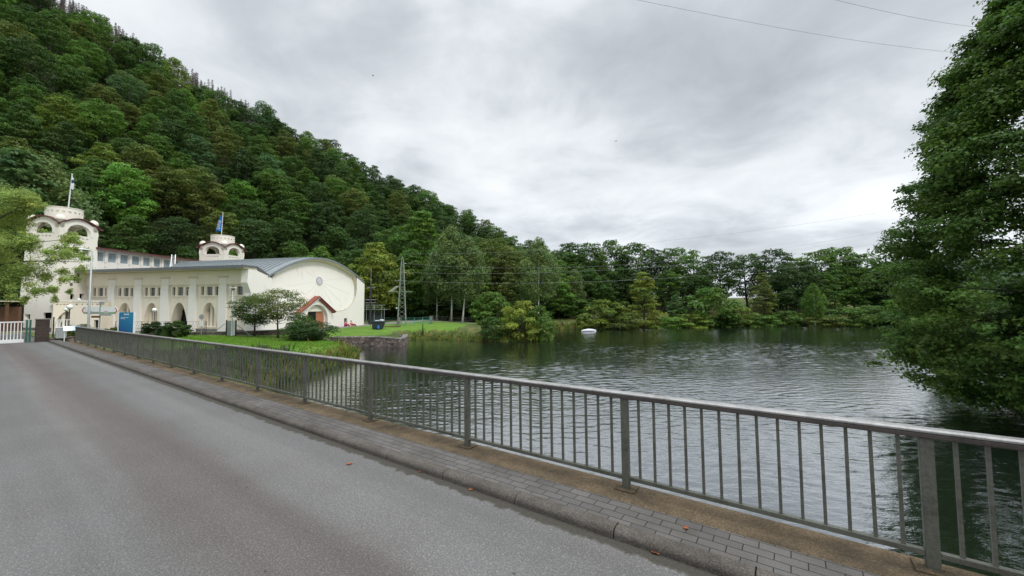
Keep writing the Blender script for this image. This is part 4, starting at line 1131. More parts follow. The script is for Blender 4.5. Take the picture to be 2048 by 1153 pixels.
# ------------------------------------------------------------------ low terrace annex before the nearer tower
ax0 = at_Y(107, 604, 48.6); ax1 = at_Y(155.5, 604, 50.4); ax2 = at_Y(214, 603.5, 50.9)
an = thing('terrace_annex', 'low cream terrace building with parapet and fan-shaped arch at the foot of the nearer tower', 'building', (ax0[0], ax0[1], GZ))
ZP = ax0[2] + 0.02
def seg(p, q):
    d = np.array([q[0] - p[0], q[1] - p[1]]); l_ = float(np.hypot(*d)); d /= l_
    n_ = np.array([-d[1], d[0]])
    return l_, (lambda a, b, c: (p[0] + d[0] * a + n_[0] * c - ax0[0], p[1] + d[1] * a + n_[1] * c - ax0[1], b)), d
l1, f1_, d1 = seg(ax0, ax1)
acx = l1 * 0.62; ah = arch(acx, 1.05, GZ + 0.1, at_Y(131, 623.5, 48.6)[2] , 12)
aP = parab(acx, 1.25, GZ + 0.1, at_Y(131, 623.5, 48.6)[2])
m_ = MB(); sl = [[(x - 0.10, ZP - 0.42), (x + 0.10, ZP - 0.42), (x + 0.10, ZP - 0.30), (x - 0.10, ZP - 0.30)] for x in np.linspace(0.3, l1 - 0.3, 6)]
m_.wall([(0, GZ - 0.3), (l1, GZ - 0.3), (l1, ZP), (0, ZP)], [aP] + sl, f1_, 0, 0.3)
p_ = np.array(ax1[:2]); q_ = np.array(ax2[:2]); dd = (q_ - p_) / np.hypot(*(q_ - p_)); nn_ = np.array([dd[1], -dd[0]])
p2 = p_ + nn_ * 0.7; q2 = q_ + nn_ * 0.7
l2, f2_, d2 = seg(p2, q2)
dx0 = at_plane(187.5, 650, p2, dd)[0]; dx1 = at_plane(196.5, 650, p2, dd)[0]; dzt = at_plane(192, 640.5, p2, dd)[1]
sl = [[(x - w_, ZP - 0.42), (x + w_, ZP - 0.42), (x + w_, ZP - 0.26), (x - w_, ZP - 0.26)] for x, w_ in zip(np.linspace(0.5, l2 - 0.5, 5), (0.2, 0.09, 0.12, 0.09, 0.2))]
m_.wall([(0, GZ - 0.3), (l2, GZ - 0.3), (l2, ZP), (0, ZP)], sl + [[(dx0, GZ), (dx1, GZ), (dx1, dzt), (dx0, dzt)]], f2_, 0, 0.3)
ls, fs_, ds_ = seg(p2, p_ + dd * 0.0)
m_.wall([(0.0, GZ - 0.3), (0.7, GZ - 0.3), (0.7, ZP), (0.0, ZP)], [], fs_, 0, 0.3)
m_.add([f2_(l2 - 0.002, GZ - 0.3, 0.3), f2_(l2 - 0.002, GZ - 0.3, 2.5), f2_(l2 - 0.002, ZP, 2.5), f2_(l2 - 0.002, ZP, 0.3)], [(0, 1, 2, 3)])
m_.build('terrace_wall', M['cream'], an)
k = MB(); k.add([f1_(-0.1, ZP + 0.002, -0.08), f1_(l1, ZP + 0.002, -0.08), f1_(l1, ZP + 0.002, 0.4), f1_(-0.1, ZP + 0.002, 0.4), f1_(-0.1, ZP + 0.14, -0.08), f1_(l1, ZP + 0.14, -0.08), f1_(l1, ZP + 0.14, 0.4), f1_(-0.1, ZP + 0.14, 0.4)],
     [(0, 3, 2, 1), (4, 5, 6, 7), (0, 1, 5, 4), (1, 2, 6, 5), (2, 3, 7, 6), (3, 0, 4, 7)])
k.add([f2_(-0.1, ZP + 0.002, -0.08), f2_(l2 + .1, ZP + 0.002, -0.08), f2_(l2 + .1, ZP + 0.002, 0.4), f2_(-0.1, ZP + 0.002, 0.4), f2_(-0.1, ZP + 0.15, -0.08), f2_(l2 + .1, ZP + 0.15, -0.08), f2_(l2 + .1, ZP + 0.15, 0.4), f2_(-0.1, ZP + 0.15, 0.4)],
     [(0, 3, 2, 1), (4, 5, 6, 7), (0, 1, 5, 4), (1, 2, 6, 5), (2, 3, 7, 6), (3, 0, 4, 7)])
k.build('coping', M['ivory'], an)
k = MB()
for i in range(4):
    x = acx - 1.25 + 2.5 * (i + 0.5) / 4; tt = abs(x - acx) / 1.25; zz = GZ + 0.1 + (at_Y(131, 623.5, 48.6)[2] - GZ - 0.1) * (1 - tt ** 2.3) ** 0.85
    v0 = [f1_(x + sx * 0.18 + (x - acx) * -0.06, z, c) for z in (GZ + 0.1, zz) for sx, c in ((-1, 0.35), (1, 0.35), (1, 0.8), (-1, 0.8))]
    k.add(v0, [(0, 1, 5, 4), (1, 2, 6, 5), (3, 0, 4, 7), (4, 5, 6, 7)])
k.build('mullion', M['cream'], an)
k = MB(); k.add([f1_(0.1, GZ, 0.9), f1_(l1, GZ, 0.9), f1_(l1, ZP - 0.3, 0.9), f1_(0.1, ZP - 0.3, 0.9)], [(0, 1, 2, 3)]); k.build('inner_wall', M['soffit'], an)
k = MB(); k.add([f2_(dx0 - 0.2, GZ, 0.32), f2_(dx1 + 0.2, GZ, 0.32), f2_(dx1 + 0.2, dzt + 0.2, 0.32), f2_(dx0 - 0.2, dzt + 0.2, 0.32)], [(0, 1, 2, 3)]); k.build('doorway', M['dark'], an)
k = MB(); k.add([f1_(0, ZP - 0.45, 0.3), f1_(l1, ZP - 0.45, 0.3), f2_(0.0, ZP - 0.45, 0.3), f2_(l2, ZP - 0.45, 0.3), f2_(l2, ZP - 0.45, 1.5), f1_(l1, ZP - 0.45, 2.0), f1_(0, ZP - 0.45, 1.5)], [(0, 1, 2, 3, 4, 5, 6)]); k.build('terrace_floor', M['darkroof'], an)

# ------------------------------------------------------------------ vegetation
def unit(a): return a / np.maximum(np.linalg.norm(a, axis=-1, keepdims=True), 1e-9)
def leaves_at(rng, pos, nrm, size, tint, aspect=0.55, flat=0.5):
    """diamond leaf faces: pos, nrm (N,3), size (N,), tint (N,3) -> verts, quads, vertex tint"""
    N_ = len(pos)
    t = unit(np.cross(nrm, rng.normal(size=(N_, 3)))); b = np.cross(nrm, t)
    L_ = size[:, None]
    fold = nrm * (L_ * 0.12)
    v = np.stack([pos - t * L_ * 0.5, pos + b * L_ * 0.5 * aspect + fold, pos + t * L_ * 0.5, pos - b * L_ * 0.5 * aspect + fold], 1).reshape(-1, 3)
    q = np.arange(N_ * 4).reshape(-1, 4)
    return v, q, np.repeat(tint, 4, axis=0)
def pad_leaves(rng, pads, n, size, up=0.7, top=0.75, spread=0.30, tintvar=0.22, tipcol=None, aspect=0.55, weights=None):
    pads = np.asarray(pads, float); K = len(pads)
    wgt = pads[:, 3] ** 2 if weights is None else weights
    k = rng.choice(K, n, p=wgt / wgt.sum())
    d = unit(rng.normal(size=(n, 3)))
    flip = rng.random(n) < top; d[flip, 2] = np.abs(d[flip, 2])
    rad = 1 - spread * rng.random(n) ** 1.3 + 0.10 * rng.random(n)
    P = pads[k]
    # lumpy pads: radius varies with direction
    lump = 1 + 0.22 * np.sin(d[:, 0] * 5 + k) * np.cos(d[:, 1] * 6 + 2 * k)
    pos = P[:, :3] + d * np.stack([P[:, 3], P[:, 3], P[:, 4]], 1) * (rad * lump)[:, None]
    nrm = unit(d * 0.7 + np.array([0, 0, up]) + rng.normal(size=(n, 3)) * 0.45)
    pt = 1 + tintvar * (rng.random(K) * 2 - 1); hue = (rng.random(K) * 2 - 1) * 0.10
    l = 1 + 0.22 * (rng.random(n) * 2 - 1)
    tint = np.stack([(pt[k] + hue[k]) * l, pt[k] * l, (pt[k] - hue[k]) * l], 1)
    return leaves_at(rng, pos, nrm, size * (0.6 + 0.8 * rng.random(n)), tint, aspect)
def crown_pads(rng, K, Rr, z0, Hc, kind='dome'):
    pads = []
    for i in range(K):
        h = (i + rng.random()) / K; az = i * 2.39996 + rng.random() * 0.9
        if kind == 'dome': prof = math.sin(math.pi * (0.10 + 0.84 * h)) ** 0.65
        elif kind == 'cone': prof = (1 - h) ** 0.75 * min(1, (h + 0.05) * 8)
        elif kind == 'egg': prof = math.sin(math.pi * (0.12 + 0.86 * h) ** 0.8) ** 0.8
        elif kind == 'umbrella': prof = (0.25 + 0.75 * h ** 0.5) if h < 0.8 else 1.0 - (h - 0.8) * 3.2
        else: prof = math.sin(math.pi * (0.06 + 0.9 * h ** 1.2)) ** 0.55
        rr = Rr * prof * math.sqrt(rng.uniform(0.12, 1.0)) * 0.86
        pr = Rr * rng.uniform(0.20, 0.34) * (0.65 + 0.35 * prof)
        pads.append((rr * math.cos(az), rr * math.sin(az), z0 + Hc * h * 0.94 - 0.10 * rr, pr, pr * rng.uniform(0.42, 0.62)))
    return np.array(pads)
def trunk_mb(rng, H_, r0, pads, nl, bend=0.4, top=0.85, lr=0.28):
    mb = MB(); n = 7
    bx, by = rng.normal() * bend, rng.normal() * bend
    pts = [(bx * math.sin(i / (n - 1) * 2.5), by * math.sin(i / (n - 1) * 2), H_ * top * i / (n - 1)) for i in range(n)]
    mb.tube(pts, [r0 * (1.35 if i == 0 else (1 - 0.92 * i / (n - 1))) for i in range(n)], 7)
    idx = rng.choice(len(pads), min(nl, len(pads)), replace=False) if len(pads) else []
    for i in idx:
        p = pads[i]; zt = min(p[2] * 0.72, H_ * top * 0.9); q = zt / (H_ * top) * (n - 1); a = int(q); f = q - a; a2 = min(a + 1, n - 1)
        s_ = Vector(pts[a]).lerp(Vector(pts[a2]), f); e_ = Vector((p[0], p[1], p[2]))
        m_ = s_.lerp(e_, 0.55) + Vector((0, 0, -0.04 * H_ + 0.02))
        rr = r0 * lr * (1.2 - 0.8 * zt / H_)
        mb.tube([s_, m_, e_], [rr, rr * 0.65, rr * 0.25], 5, False)
    return mb
TREES = {}
def template(key, seed, H_, Rr, z0, K, n, size, kind='dome', r0=0.22, nl=10, bark='bark', spread=0.30, up=0.7, aspect=0.55, tv=0.22, bend=0.4, top=0.75, droop=None):
    rng = np.random.default_rng(seed)
    pads = crown_pads(rng, K, Rr, z0, H_ - z0, kind)
    if droop is not None:
        pads[:, 4] = pads[:, 3] * droop; pads[:, 2] -= pads[:, 4] * 0.3
    v, q, c = pad_leaves(rng, pads, n, size, up, top, spread, tv, aspect=aspect)
    crown = np_mesh(key + '_crown', v, q, M['leaf'], c, link=False)
    mb = trunk_mb(rng, H_, r0, pads, nl, bend)
    me = bpy.data.meshes.new(key + '_trunk'); me.from_pydata(mb.v, [], mb.f); me.materials.append(M[bark]); me.polygons.foreach_set('use_smooth', [True] * len(me.polygons)); me.update()
    TREES[key] = (crown, me, v, c, q)
for i in range(6):
    template('broad%d' % i, 10 + i, 14 + (i % 3), 5.6 + 0.35 * (i % 3), 2.2 + 0.5 * (i % 2), 50, 8200, 0.44, 'dome' if i % 2 else 'egg', 0.26, 9, tv=0.28)
for i in range(3): template('oak%d' % i, 30 + i, 15, 5.8, 3.6, 42, 6200, 0.46, 'dome', 0.34, 30, spread=0.5, top=0.6)
for i in range(3): template('birch%d' % i, 40 + i, 17, 4.6, 5.2, 60, 12000, 0.36, 'egg', 0.17, 6, 'birch', spread=0.55, up=0.25, droop=1.15, bend=0.2, top=0.55, tv=0.15)
for i in range(2): template('ash%d' % i, 50 + i, 12, 3.4, 1.2, 44, 5600, 0.34, 'egg', 0.18, 14, spread=0.45)
for i in range(3): template('bush%d' % i, 60 + i, 3.2, 2.3, 0.0, 26, 3600, 0.24, 'dome', 0.08, 8, spread=0.45)
for i in range(2): template('spruce%d' % i, 70 + i, 17, 3.3, 1.2, 60, 4200, 0.46, 'cone', 0.2, 0, spread=0.5, up=0.1, droop=0.5)
GREENS = {'deep': (0.060, 0.108, 0.022), 'dark': (0.044, 0.078, 0.020), 'mid': (0.082, 0.144, 0.026), 'light': (0.110, 0.190, 0.032), 'bright': (0.118, 0.225, 0.038),
          'yellow': (0.140, 0.185, 0.032), 'olive': (0.108, 0.132, 0.030), 'bluish': (0.085, 0.148, 0.052), 'brown': (0.12, 0.090, 0.040), 'gold': (0.185, 0.215, 0.036), 'birch': (0.135, 0.182, 0.062)}
def place(key, x, y, z, sc, rz, colr, label, group=None, name='tree', cat='tree', sz=1.0, lean=0):
    crown, trunk = TREES[key][:2]
    t = thing(name, label, cat, (x, y, z), rz, group); t.scale = (sc, sc, sc * sz)
    if lean: t.rotation_euler = (0, lean, rz)
    a = bpy.data.objects.new('trunk', trunk); col.objects.link(a); a.parent = t
    b = bpy.data.objects.new('crown', crown); col.objects.link(b); b.parent = t
    c = GREENS[colr] if isinstance(colr, str) else colr
    c = (c[0] * 1.04, c[1] * 1.12, c[2] * 1.08)
    j = 0.93 + (hash((round(x, 1), round(y, 1))) % 100 / 100 - 0.5) * 0.30
    b.color = (c[0] * j, c[1] * j, c[2] * j, 1)
    return t
def gz(x, y): return float(ground_z(np.array([x]), np.array([y]))[0])
def place_px(key, px, Y, top_py, colr, label, group=None, base=None, name='tree', cat='tree', rz=None, H0=None, sw=1.0, lean=0):
    """a tree standing at distance Y whose top was measured in the photograph"""
    x = at_Y(px, 600, Y)[0]; z = gz(x, Y) if base is None else base
    ht = at_Y(px, top_py, Y)[2] - z
    vv_ = TREES[key][2]; h0 = float(np.percentile(vv_[:, 2], 99.7))
    sc = ht / h0
    t = place(key, x, Y, z - 0.05, sc, (px * 0.37) % 6.28 if rz is None else rz, colr, label, group, name, cat, lean=lean)
    t.scale = (sc * sw, sc * sw, sc); return t

# the wooded slope
rng = np.random.default_rng(5)
cand = []
du = 0.0
for iu in range(130):
    for iv in range(34):
        u_ = 0.35 + iu * 0.0585 + rng.uniform(-0.03, 0.03) + (iv % 2) * 0.03; v_ = 0.02 + iv * 0.031 + rng.uniform(-0.014, 0.014)
        p = hill(np.array([u_]), np.array([v_]))[0]
        cand.append((u_, v_, *p))
cand = np.array(cand)
# even spacing in metres
sel = []
cell = {}
order_ = rng.permutation(len(cand))
for i in order_:
    p = cand[i]
    dmin = 6.6 + 0.8 * (p[1] > 0.5)
    k = (int(p[2] // 9), int(p[3] // 9)); ok = True
    for a in (-1, 0, 1):
        for b in (-1, 0, 1):
            for j in cell.get((k[0] + a, k[1] + b), []):
                if np.hypot(*(cand[j][2:4] - p[2:4])) < dmin: ok = False
    if ok: cell.setdefault(k, []).append(i); sel.append(i)
S_ = cand[sel]
# keep what the camera side can see
tx = S_[:, 2] / S_[:, 3]
S_ = S_[(S_[:, 3] > 20) & (tx > -1.5) & (tx < 0.35)]
dist = np.hypot(S_[:, 2], S_[:, 3])
S_ = S_[np.argsort(dist)]
def pick_col(rng, px, py):
    r = rng.random()
    if px > 620: names, w_ = ['deep', 'dark', 'mid', 'olive', 'light', 'yellow'], [.34, .28, .22, .10, .05, .01]
    else: names, w_ = ['deep', 'dark', 'mid', 'light', 'bright', 'olive', 'yellow', 'bluish'], [.27, .16, .27, .11, .03, .09, .02, .05]
    return names[rng.choice(len(names), p=w_)]
LAB = {'deep': 'deep green broadleaf tree in the dense wood on the steep slope', 'dark': 'very dark green broadleaf tree in the dense wood on the steep slope', 'mid': 'mid green broadleaf tree in the dense wood on the steep slope',
       'light': 'light green broadleaf tree in the dense wood on the steep slope', 'bright': 'vivid bright green broadleaf tree in the dense wood on the steep slope', 'olive': 'olive green broadleaf tree in the dense wood on the steep slope',
       'yellow': 'yellowish green broadleaf tree in the dense wood on the steep slope', 'bluish': 'bluish green broadleaf tree in the dense wood on the steep slope'}
nind = 0
rest_v, rest_q, rest_c, off = [], [], [], 0
rest_tv, rest_tf = [], []
for i, p in enumerate(S_):
    u_, v_, x, y, z = p
    px = 1024 + F * x / y; py = 610 - F * (z + 10 - EYE) / y
    if py > 640: continue
    if v_ > 0.90 and u_ < 3.5: continue
    cn = pick_col(rng, px, py)
    key = 'broad%d' % rng.integers(6)
    sc = rng.uniform(0.78, 1.12)
    if v_ > 0.93: sc *= 0.9
    rng.random()
    if nind < 240:
        lb = LAB[cn] if 'spruce' not in key else 'dark conical spruce standing among the broadleaf wood on the slope'
        place(key, x, y, z - 0.3, sc, rng.random() * 6.28, cn, lb, 'trees of the wooded slope', sz=rng.uniform(0.9, 1.15)); nind += 1
    else:
        _, tr, v, c, q = TREES[key]
        m = np.arange(len(q)) % 2 == 0     # thinner copy with larger leaves would change the look; keep every second leaf
        a = rng.random() * 6.28; ca, sa = math.cos(a), math.sin(a)
        vv_ = v.reshape(-1, 4, 3)[m]; cen = vv_.mean(1, keepdims=True); vv_ = (cen + (vv_ - cen) * 1.3).reshape(-1, 3)
        w3 = np.stack([(vv_[:, 0] * ca - vv_[:, 1] * sa) * sc + x, (vv_[:, 0] * sa + vv_[:, 1] * ca) * sc + y, vv_[:, 2] * sc * 1.02 + z - 0.3], 1)
        cc = c.reshape(-1, 4, 3)[m].reshape(-1, 3) * np.array(GREENS[cn]) * rng.uniform(0.88, 1.14)
        rest_v.append(w3); rest_q.append(np.arange(len(w3)).reshape(-1, 4)); rest_c.append(cc)
        rest_q[-1] = rest_q[-1] + off; off += len(w3)
print('DBG slope trees', len(S_), 'ind', nind, 'rest verts', off)
if rest_v:
    o = np_mesh('forest', np.concatenate(rest_v), np.concatenate(rest_q), M['leaf'], np.concatenate(rest_c))
    tag(o, 'dense mixed green wood covering the upper part of the steep slope', 'forest', None, 'stuff'); o.color = (1, 1, 1, 1)
# dead spruces along the skyline
def dead_spruce(seed):
    rg = random.Random(seed); mb = MB(); H_ = 15
    mb.tube([(0, 0, -1), (0.1, 0, 7), (0, 0.1, H_)], [0.22, 0.14, 0.03], 5)
    z = 2.5
    while z < H_ - 0.3:
        ln = 2.5 * (1 - z / H_) ** 0.7 + 0.25
        for k in range(4):
            a = rg.uniform(0, 6.28); l_ = ln * rg.uniform(0.5, 1.1); e = Vector((l_ * math.cos(a), l_ * math.sin(a), z - 0.22 * l_))
            mb.tube([(0, 0, z), e], [0.07, 0.035], 3, False)
            for q in (0.45, 0.7, 0.95):
                s_ = Vector((0, 0, z)).lerp(e, q)
                for sd_ in (-1, 1):
                    mb.tube([s_, s_ + Vector((math.cos(a + sd_), math.sin(a + sd_), -0.5)) * 0.55 * (1.1 - q)], [0.05, 0.03], 3, False)
        z += rg.uniform(0.32, 0.55)
    me = bpy.data.meshes.new('dead_spruce'); me.from_pydata(mb.v, [], mb.f); me.materials.append(M['deadwood']); me.update(); return me
DS = [dead_spruce(i) for i in range(3)]
rg = random.Random(3)
for i in range(270):
    u_ = 1.35 + 2.2 * i / 269 + rg.uniform(-0.02, 0.02); v_ = rg.uniform(0.905, 1.03)
    p = hill(np.array([u_]), np.array([v_]))[0]
    o = bpy.data.objects.new('dead_spruce', DS[i % 3]); col.objects.link(o)
    sc = rg.uniform(0.50, 0.80); o.location = (p[0], p[1], p[2]); o.scale = (sc, sc, sc); o.rotation_euler = (0, 0, rg.uniform(0, 6))
    tag(o, 'bare grey-brown dead spruce on the skyline of the slope', 'tree', 'dead spruces along the ridge')
# the near slope foot, single trees round the lawn and the far shore
template('acer0', 81, 5.0, 3.2, 1.5, 34, 9000, 0.16, 'umbrella', 0.13, 22, spread=0.5, tv=0.3, bend=0.1)
template('acer1', 82, 5.0, 3.4, 1.9, 32, 7000, 0.16, 'umbrella', 0.11, 26, spread=0.6, tv=0.3, bend=0.15)
template('shrub', 83, 2.6, 3.1, 0.1, 46, 9000, 0.17, 'umbrella', 0.07, 10, spread=0.4, tv=0.35)
template('juniper', 84, 1.5, 1.25, 0.0, 26, 9000, 0.13, 'dome', 0.05, 6, spread=0.5, up=0.4, aspect=0.42)
for a in [('broad0', 752, 84, 486, 'gold', 'round yellowish tree right behind the corner of the curved gable'), ('broad3', 705, 92, 500, 'deep', 'deep green tree rising just behind the curved roof edge'),
          ('ash0', 843, 98, 423, 'light', 'tall pointed light green tree high behind the lattice pylon'), ('broad2', 820, 92, 500, 'mid', 'mid green tree directly behind the lattice pylon'),
          ('ash1', 955, 95, 535, 'light', 'light green tree standing between the pair of birches and the round bush'), ('broad1', 1030, 98, 500, 'olive', 'olive green crown left of the single birch by the spit'),
          ('ash0', 1018, 84, 545, 'olive', 'slim brownish green tree behind the spit bushes'), ('ash1', 1118, 92, 520, 'light', 'light green slender tree right of the single birch by the spit'),
          ('ash0', 1092, 98, 500, 'mid', 'mid green tree partly hidden behind the single birch'), ('broad5', 985, 100, 480, 'olive', 'dark olive crown between the birches and the spit'),
          ('bush0', 982, 74, 584, 'light', 'round light green bush on the lawn behind the spit'), ]:
    k, px, Y, tp, c, lb = a
    place_px(k, px, Y, tp, c, lb, sw=1.15 if 'ash' in k else 1.0)
place_px('birch0', 903, 86, 456, 'birch', 'tall birch with straight white trunk behind the lawn', 'birches at the edge of the wood')
place_px('birch1', 925, 84, 475, 'birch', 'birch with leaning white trunk, just right of the straight one', 'birches at the edge of the wood', lean=-0.06)
place_px('birch2', 874, 88, 505, 'birch', 'smaller thin birch left of the two white trunks', 'birches at the edge of the wood')
place_px('birch1', 1076, 84, 478, 'birch', 'single birch with pale trunk behind the bushy spit', 'birches at the edge of the wood')
place_px('birch2', 1150, 96, 540, 'birch', 'slim pale-stemmed birch at the lake edge right of the spit', 'birches at the edge of the wood')
place_px('birch0', 1628, 92, 568, 'light', 'light green birch with thin pale stem on the far shore', 'birches at the edge of the wood', sw=0.9)
place_px('spruce0', 846, 57.5, 648, 'deep', 'small young conifer at the water edge below the lawn', None, sw=0.7)
# spit bushes and lawn shrubs
for k, px, Y, tp, c, lb, sw in [('bush1', 985, 53.8, 634, 'deep', 'small compact dark green bush at the water edge of the spit', 0.8), ('bush2', 1043, 54.6, 602, 'gold', 'tall bush with yellow tips on the left of the spit', 0.75),
        ('bush0', 1074, 55.0, 612, 'mid', 'broad mid green bush on the tip of the spit', 0.8), ('bush1', 1022, 54.2, 650, 'olive', 'low olive bush between the two larger spit bushes', 1.0)]:
    place_px(k, px, Y, tp, c, lb, 'bushes on the spit', name='bush', cat='bush', sw=sw * 1.15, base=WATER + 0.2)
place_px('acer0', 511, 43.6, 588, 'deep', 'small spreading dark green tree on the lawn before the hall corner', None, rz=1.0, sw=1.0)
place_px('acer1', 558, 42.3, 578, 'olive', 'small airy tree with forked trunk on the lawn before the gable', None, rz=2.2, sw=0.95)
place_px('shrub', 622, 41.0, 642, 'dark', 'wide dark spreading shrub on the lawn below the porch', None, name='bush', cat='bush', sw=1.45)
place_px('shrub', 604, 42.5, 627, 'mid', 'lighter leafy shrub between the airy tree and the dark shrub', None, name='bush', cat='bush', sw=0.6)
place_px('juniper', 311, 40.5, 643, 'dark', 'round feathery juniper behind the brown planter box', None, name='shrub', cat='shrub')
place_px('juniper', 355, 40.0, 641, 'deep', 'round feathery juniper before the dark arched doorway', None, name='shrub', cat='shrub', rz=2)
place_px('juniper', 228, 40.0, 655, 'olive', 'small brownish shrub left of the blue sign board', None, name='shrub', cat='shrub', rz=2)
place_px('bush2', 165, 34.0, 648, 'olive', 'low olive shrub behind the lectern, beside the street lamp', None, name='shrub', cat='shrub', sw=1.2)
# far shore
FS = [(1140, 112, 487, 'broad0', 'deep'), (1180, 110, 486, 'oak0', 'mid'), (1222, 113, 482, 'broad2', 'mid'), (1262, 111, 488, 'oak1', 'deep'), (1305, 113, 498, 'broad4', 'dark'), (1345, 110, 497, 'broad1', 'deep'),
      (1383, 112, 502, 'oak2', 'mid'), (1441, 110, 505, 'oak0', 'dark'), (1496, 113, 510, 'oak1', 'deep'), (1546, 110, 500, 'oak2', 'dark'), (1590, 113, 517, 'oak0', 'deep'), (1636, 108, 500, 'oak1', 'mid'),
      (1682, 108, 496, 'broad3', 'mid'), (1724, 106, 508, 'broad5', 'deep'), (1758, 104, 530, 'broad0', 'dark'), (1796, 103, 545, 'broad1', 'deep'), (1838, 102, 548, 'broad2', 'mid'), (1880, 101, 545, 'broad3', 'deep'), (1925, 100, 540, 'broad4', 'mid'), (1975, 98, 540, 'broad5', 'deep')]
NAMES = {'deep': 'deep green', 'dark': 'dark', 'mid': 'mid green'}
POS = ['first', 'second', 'third', 'fourth', 'fifth', 'sixth', 'seventh', 'eighth', 'ninth', 'tenth', 'eleventh', 'twelfth', 'thirteenth', 'fourteenth', 'fifteenth', 'sixteenth', 'seventeenth', 'eighteenth', 'nineteenth', 'twentieth']
for i, (px, Y, tp, k, c) in enumerate(FS):
    form = 'open-crowned tree' if 'oak' in k else 'full-crowned tree'
    place_px(k, px, Y, tp, c, '%s %s on the far shore skyline, %s from the hill' % (NAMES[c], form, POS[i]), 'tall trees along the far shore')
rg = random.Random(12)
for px in range(1128, 1900, 26):       # second storey behind and below the skyline trees
    if 1425 < px < 1520 or 1575 < px < 1600: continue
    Y = rg.uniform(101, 107); c = rg.choice(['dark', 'deep', 'deep', 'mid'])
    place_px('broad%d' % rg.randrange(6), px + rg.uniform(-8, 8), Y, rg.uniform(528, 556), c, '%s lower tree filling the wood below the far shore skyline' % {'dark': 'very dark', 'deep': 'deep green', 'mid': 'mid green'}[c], 'lower trees of the far shore')
for k, px, Y, tp, c, lb, sw in [('ash0', 1286, 84, 545, 'gold', 'large pyramidal yellow-green tree at the far water edge', 1.25), ('bush2', 1208, 83, 600, 'yellow', 'round yellow-green bush left of the pyramidal yellow tree', 1.1),
        ('ash1', 1350, 93, 590, 'bluish', 'small bluish green tree right of the pyramidal yellow tree', 1.3), ('bush0', 1415, 90, 576, 'mid', 'mid green tall bush below the open oak', 1.0),
        ('ash1', 1527, 95, 546, 'olive', 'narrow yellowish tree standing alone on the green bank', 0.95), ('bush1', 1475, 91, 612, 'yellow', 'low yellowish bush on the far bank', 1.2), ('bush2', 1380, 87, 628, 'yellow', 'low light bush at the far water edge', 1.5),
        ('bush0', 1570, 93, 622, 'mid', 'low spreading bush on the green bank left of the birch', 1.6), ('bush1', 1690, 91, 615, 'mid', 'rounded bush at the water right of the far birch', 1.3), ('bush2', 1745, 92, 612, 'deep', 'dark rounded bush at the far right water edge', 1.4),
        ('bush0', 1448, 90, 628, 'deep', 'dark low bush hanging over the far water', 1.5), ('bush1', 1335, 86, 634, 'light', 'very low light green bush beside the pyramidal yellow tree', 1.8), ('bush0', 1165, 82, 628, 'yellow', 'small yellow-green bush at the end of the brown bank', 1.1),
        ('bush2', 1800, 91, 600, 'mid', 'mid green bush half hidden by the near right tree', 1.4), ('bush1', 1640, 91, 632, 'olive', 'low olive bush at the foot of the far birch', 1.7), ('bush1', 1525, 91, 630, 'mid', 'low bush at the foot of the narrow yellowish tree', 1.6),
        ('bush1', 1240, 83, 622, 'olive', 'low olive bush at the foot of the pyramidal yellow tree', 1.5), ('bush2', 1850, 90, 605, 'deep', 'deep green bush at the far shore behind the near right tree', 1.5)]:
    place_px(k, px, Y, tp, c, lb, None, name='tree' if 'ash' in k else 'bush', cat='tree' if 'ash' in k else 'bush', sw=sw)
# undergrowth along the foot of the wood
for i in range(46):
    px = 690 + i * 10.5 + rg.uniform(-4, 4); Y = rg.uniform(90, 95) if px < 1000 else rg.uniform(91, 97)
    if 1000 < px < 1010: continue
    c = rg.choice(['dark', 'deep', 'mid', 'deep', 'bluish'])
    place_px('bush%d' % rg.randrange(3), px, Y, rg.uniform(590, 618), c, '%s undergrowth bush under the tall trees at the wood edge' % {'dark': 'very dark', 'deep': 'deep green', 'mid': 'mid green', 'bluish': 'bluish green'}[c], 'undergrowth at the wood edge', name='bush', cat='bush', sw=rg.uniform(1.0, 1.5))
# trees left of and behind the nearer tower
for k, px, Y, tp, c, lb in [('ash1', 12, 62, 300, 'bluish', 'pale grey-green tree at the far left above the shed'), ('birch2', 78, 66, 318, 'birch', 'feathery pale tree just left of the nearer flagpole'), ('broad2', 30, 58, 470, 'dark', 'dark tree right behind the shed on the left')]:
    place_px(k, px, Y, tp, c, lb)

# big foreground tree on the right bank
rng = np.random.default_rng(77)
TX, TY, TZ = 24.4, 16.2, -1.9
prof_z = np.array([-2.7, -1.8, -0.6, 0.8, 3.0, 5.5, 8.0, 10.5, 13.0, 15.5, 17.5]); prof_r = np.array([4.2, 5.0, 6.1, 6.8, 6.5, 6.1, 5.5, 4.7, 3.7, 2.5, 0.9])
pads = []
for i in range(1700):
    z = rng.uniform(-2.4, 17); az = rng.uniform(0, 2 * math.pi)
    tip = rng.random() < 0.22
    r_ = np.interp(z, prof_z, prof_r) * (1 + 0.09 * math.sin(az * 4 + z * 0.9) + 0.06 * math.sin(z * 2.1 + az * 7)) * (rng.uniform(0.98, 1.13) if tip else 0.60 + 0.40 * rng.random() ** 0.55)
    pr = rng.uniform(0.28, 0.5) if tip else rng.uniform(0.5, 1.0)
    pads.append((r_ * math.cos(az) * 0.94, r_ * math.sin(az) * 0.94, z - TZ - 0.03 * r_ * r_ * 0.3, pr, pr * rng.uniform(0.45, 0.85)))
pads = np.array(pads)
side = np.where(pads[:, 1] * -0.6 + pads[:, 0] * -0.8 > -2.5, 1.0, 0.25)
v, q, c = pad_leaves(rng, pads, 300000, 0.16, 0.6, 0.66, 0.75, 0.34, aspect=0.62, weights=pads[:, 3] ** 2 * side)
t = thing('tree', 'huge dense dark green tree overhanging the lake at the right, nearest tree of all', 'tree', (TX, TY, TZ))
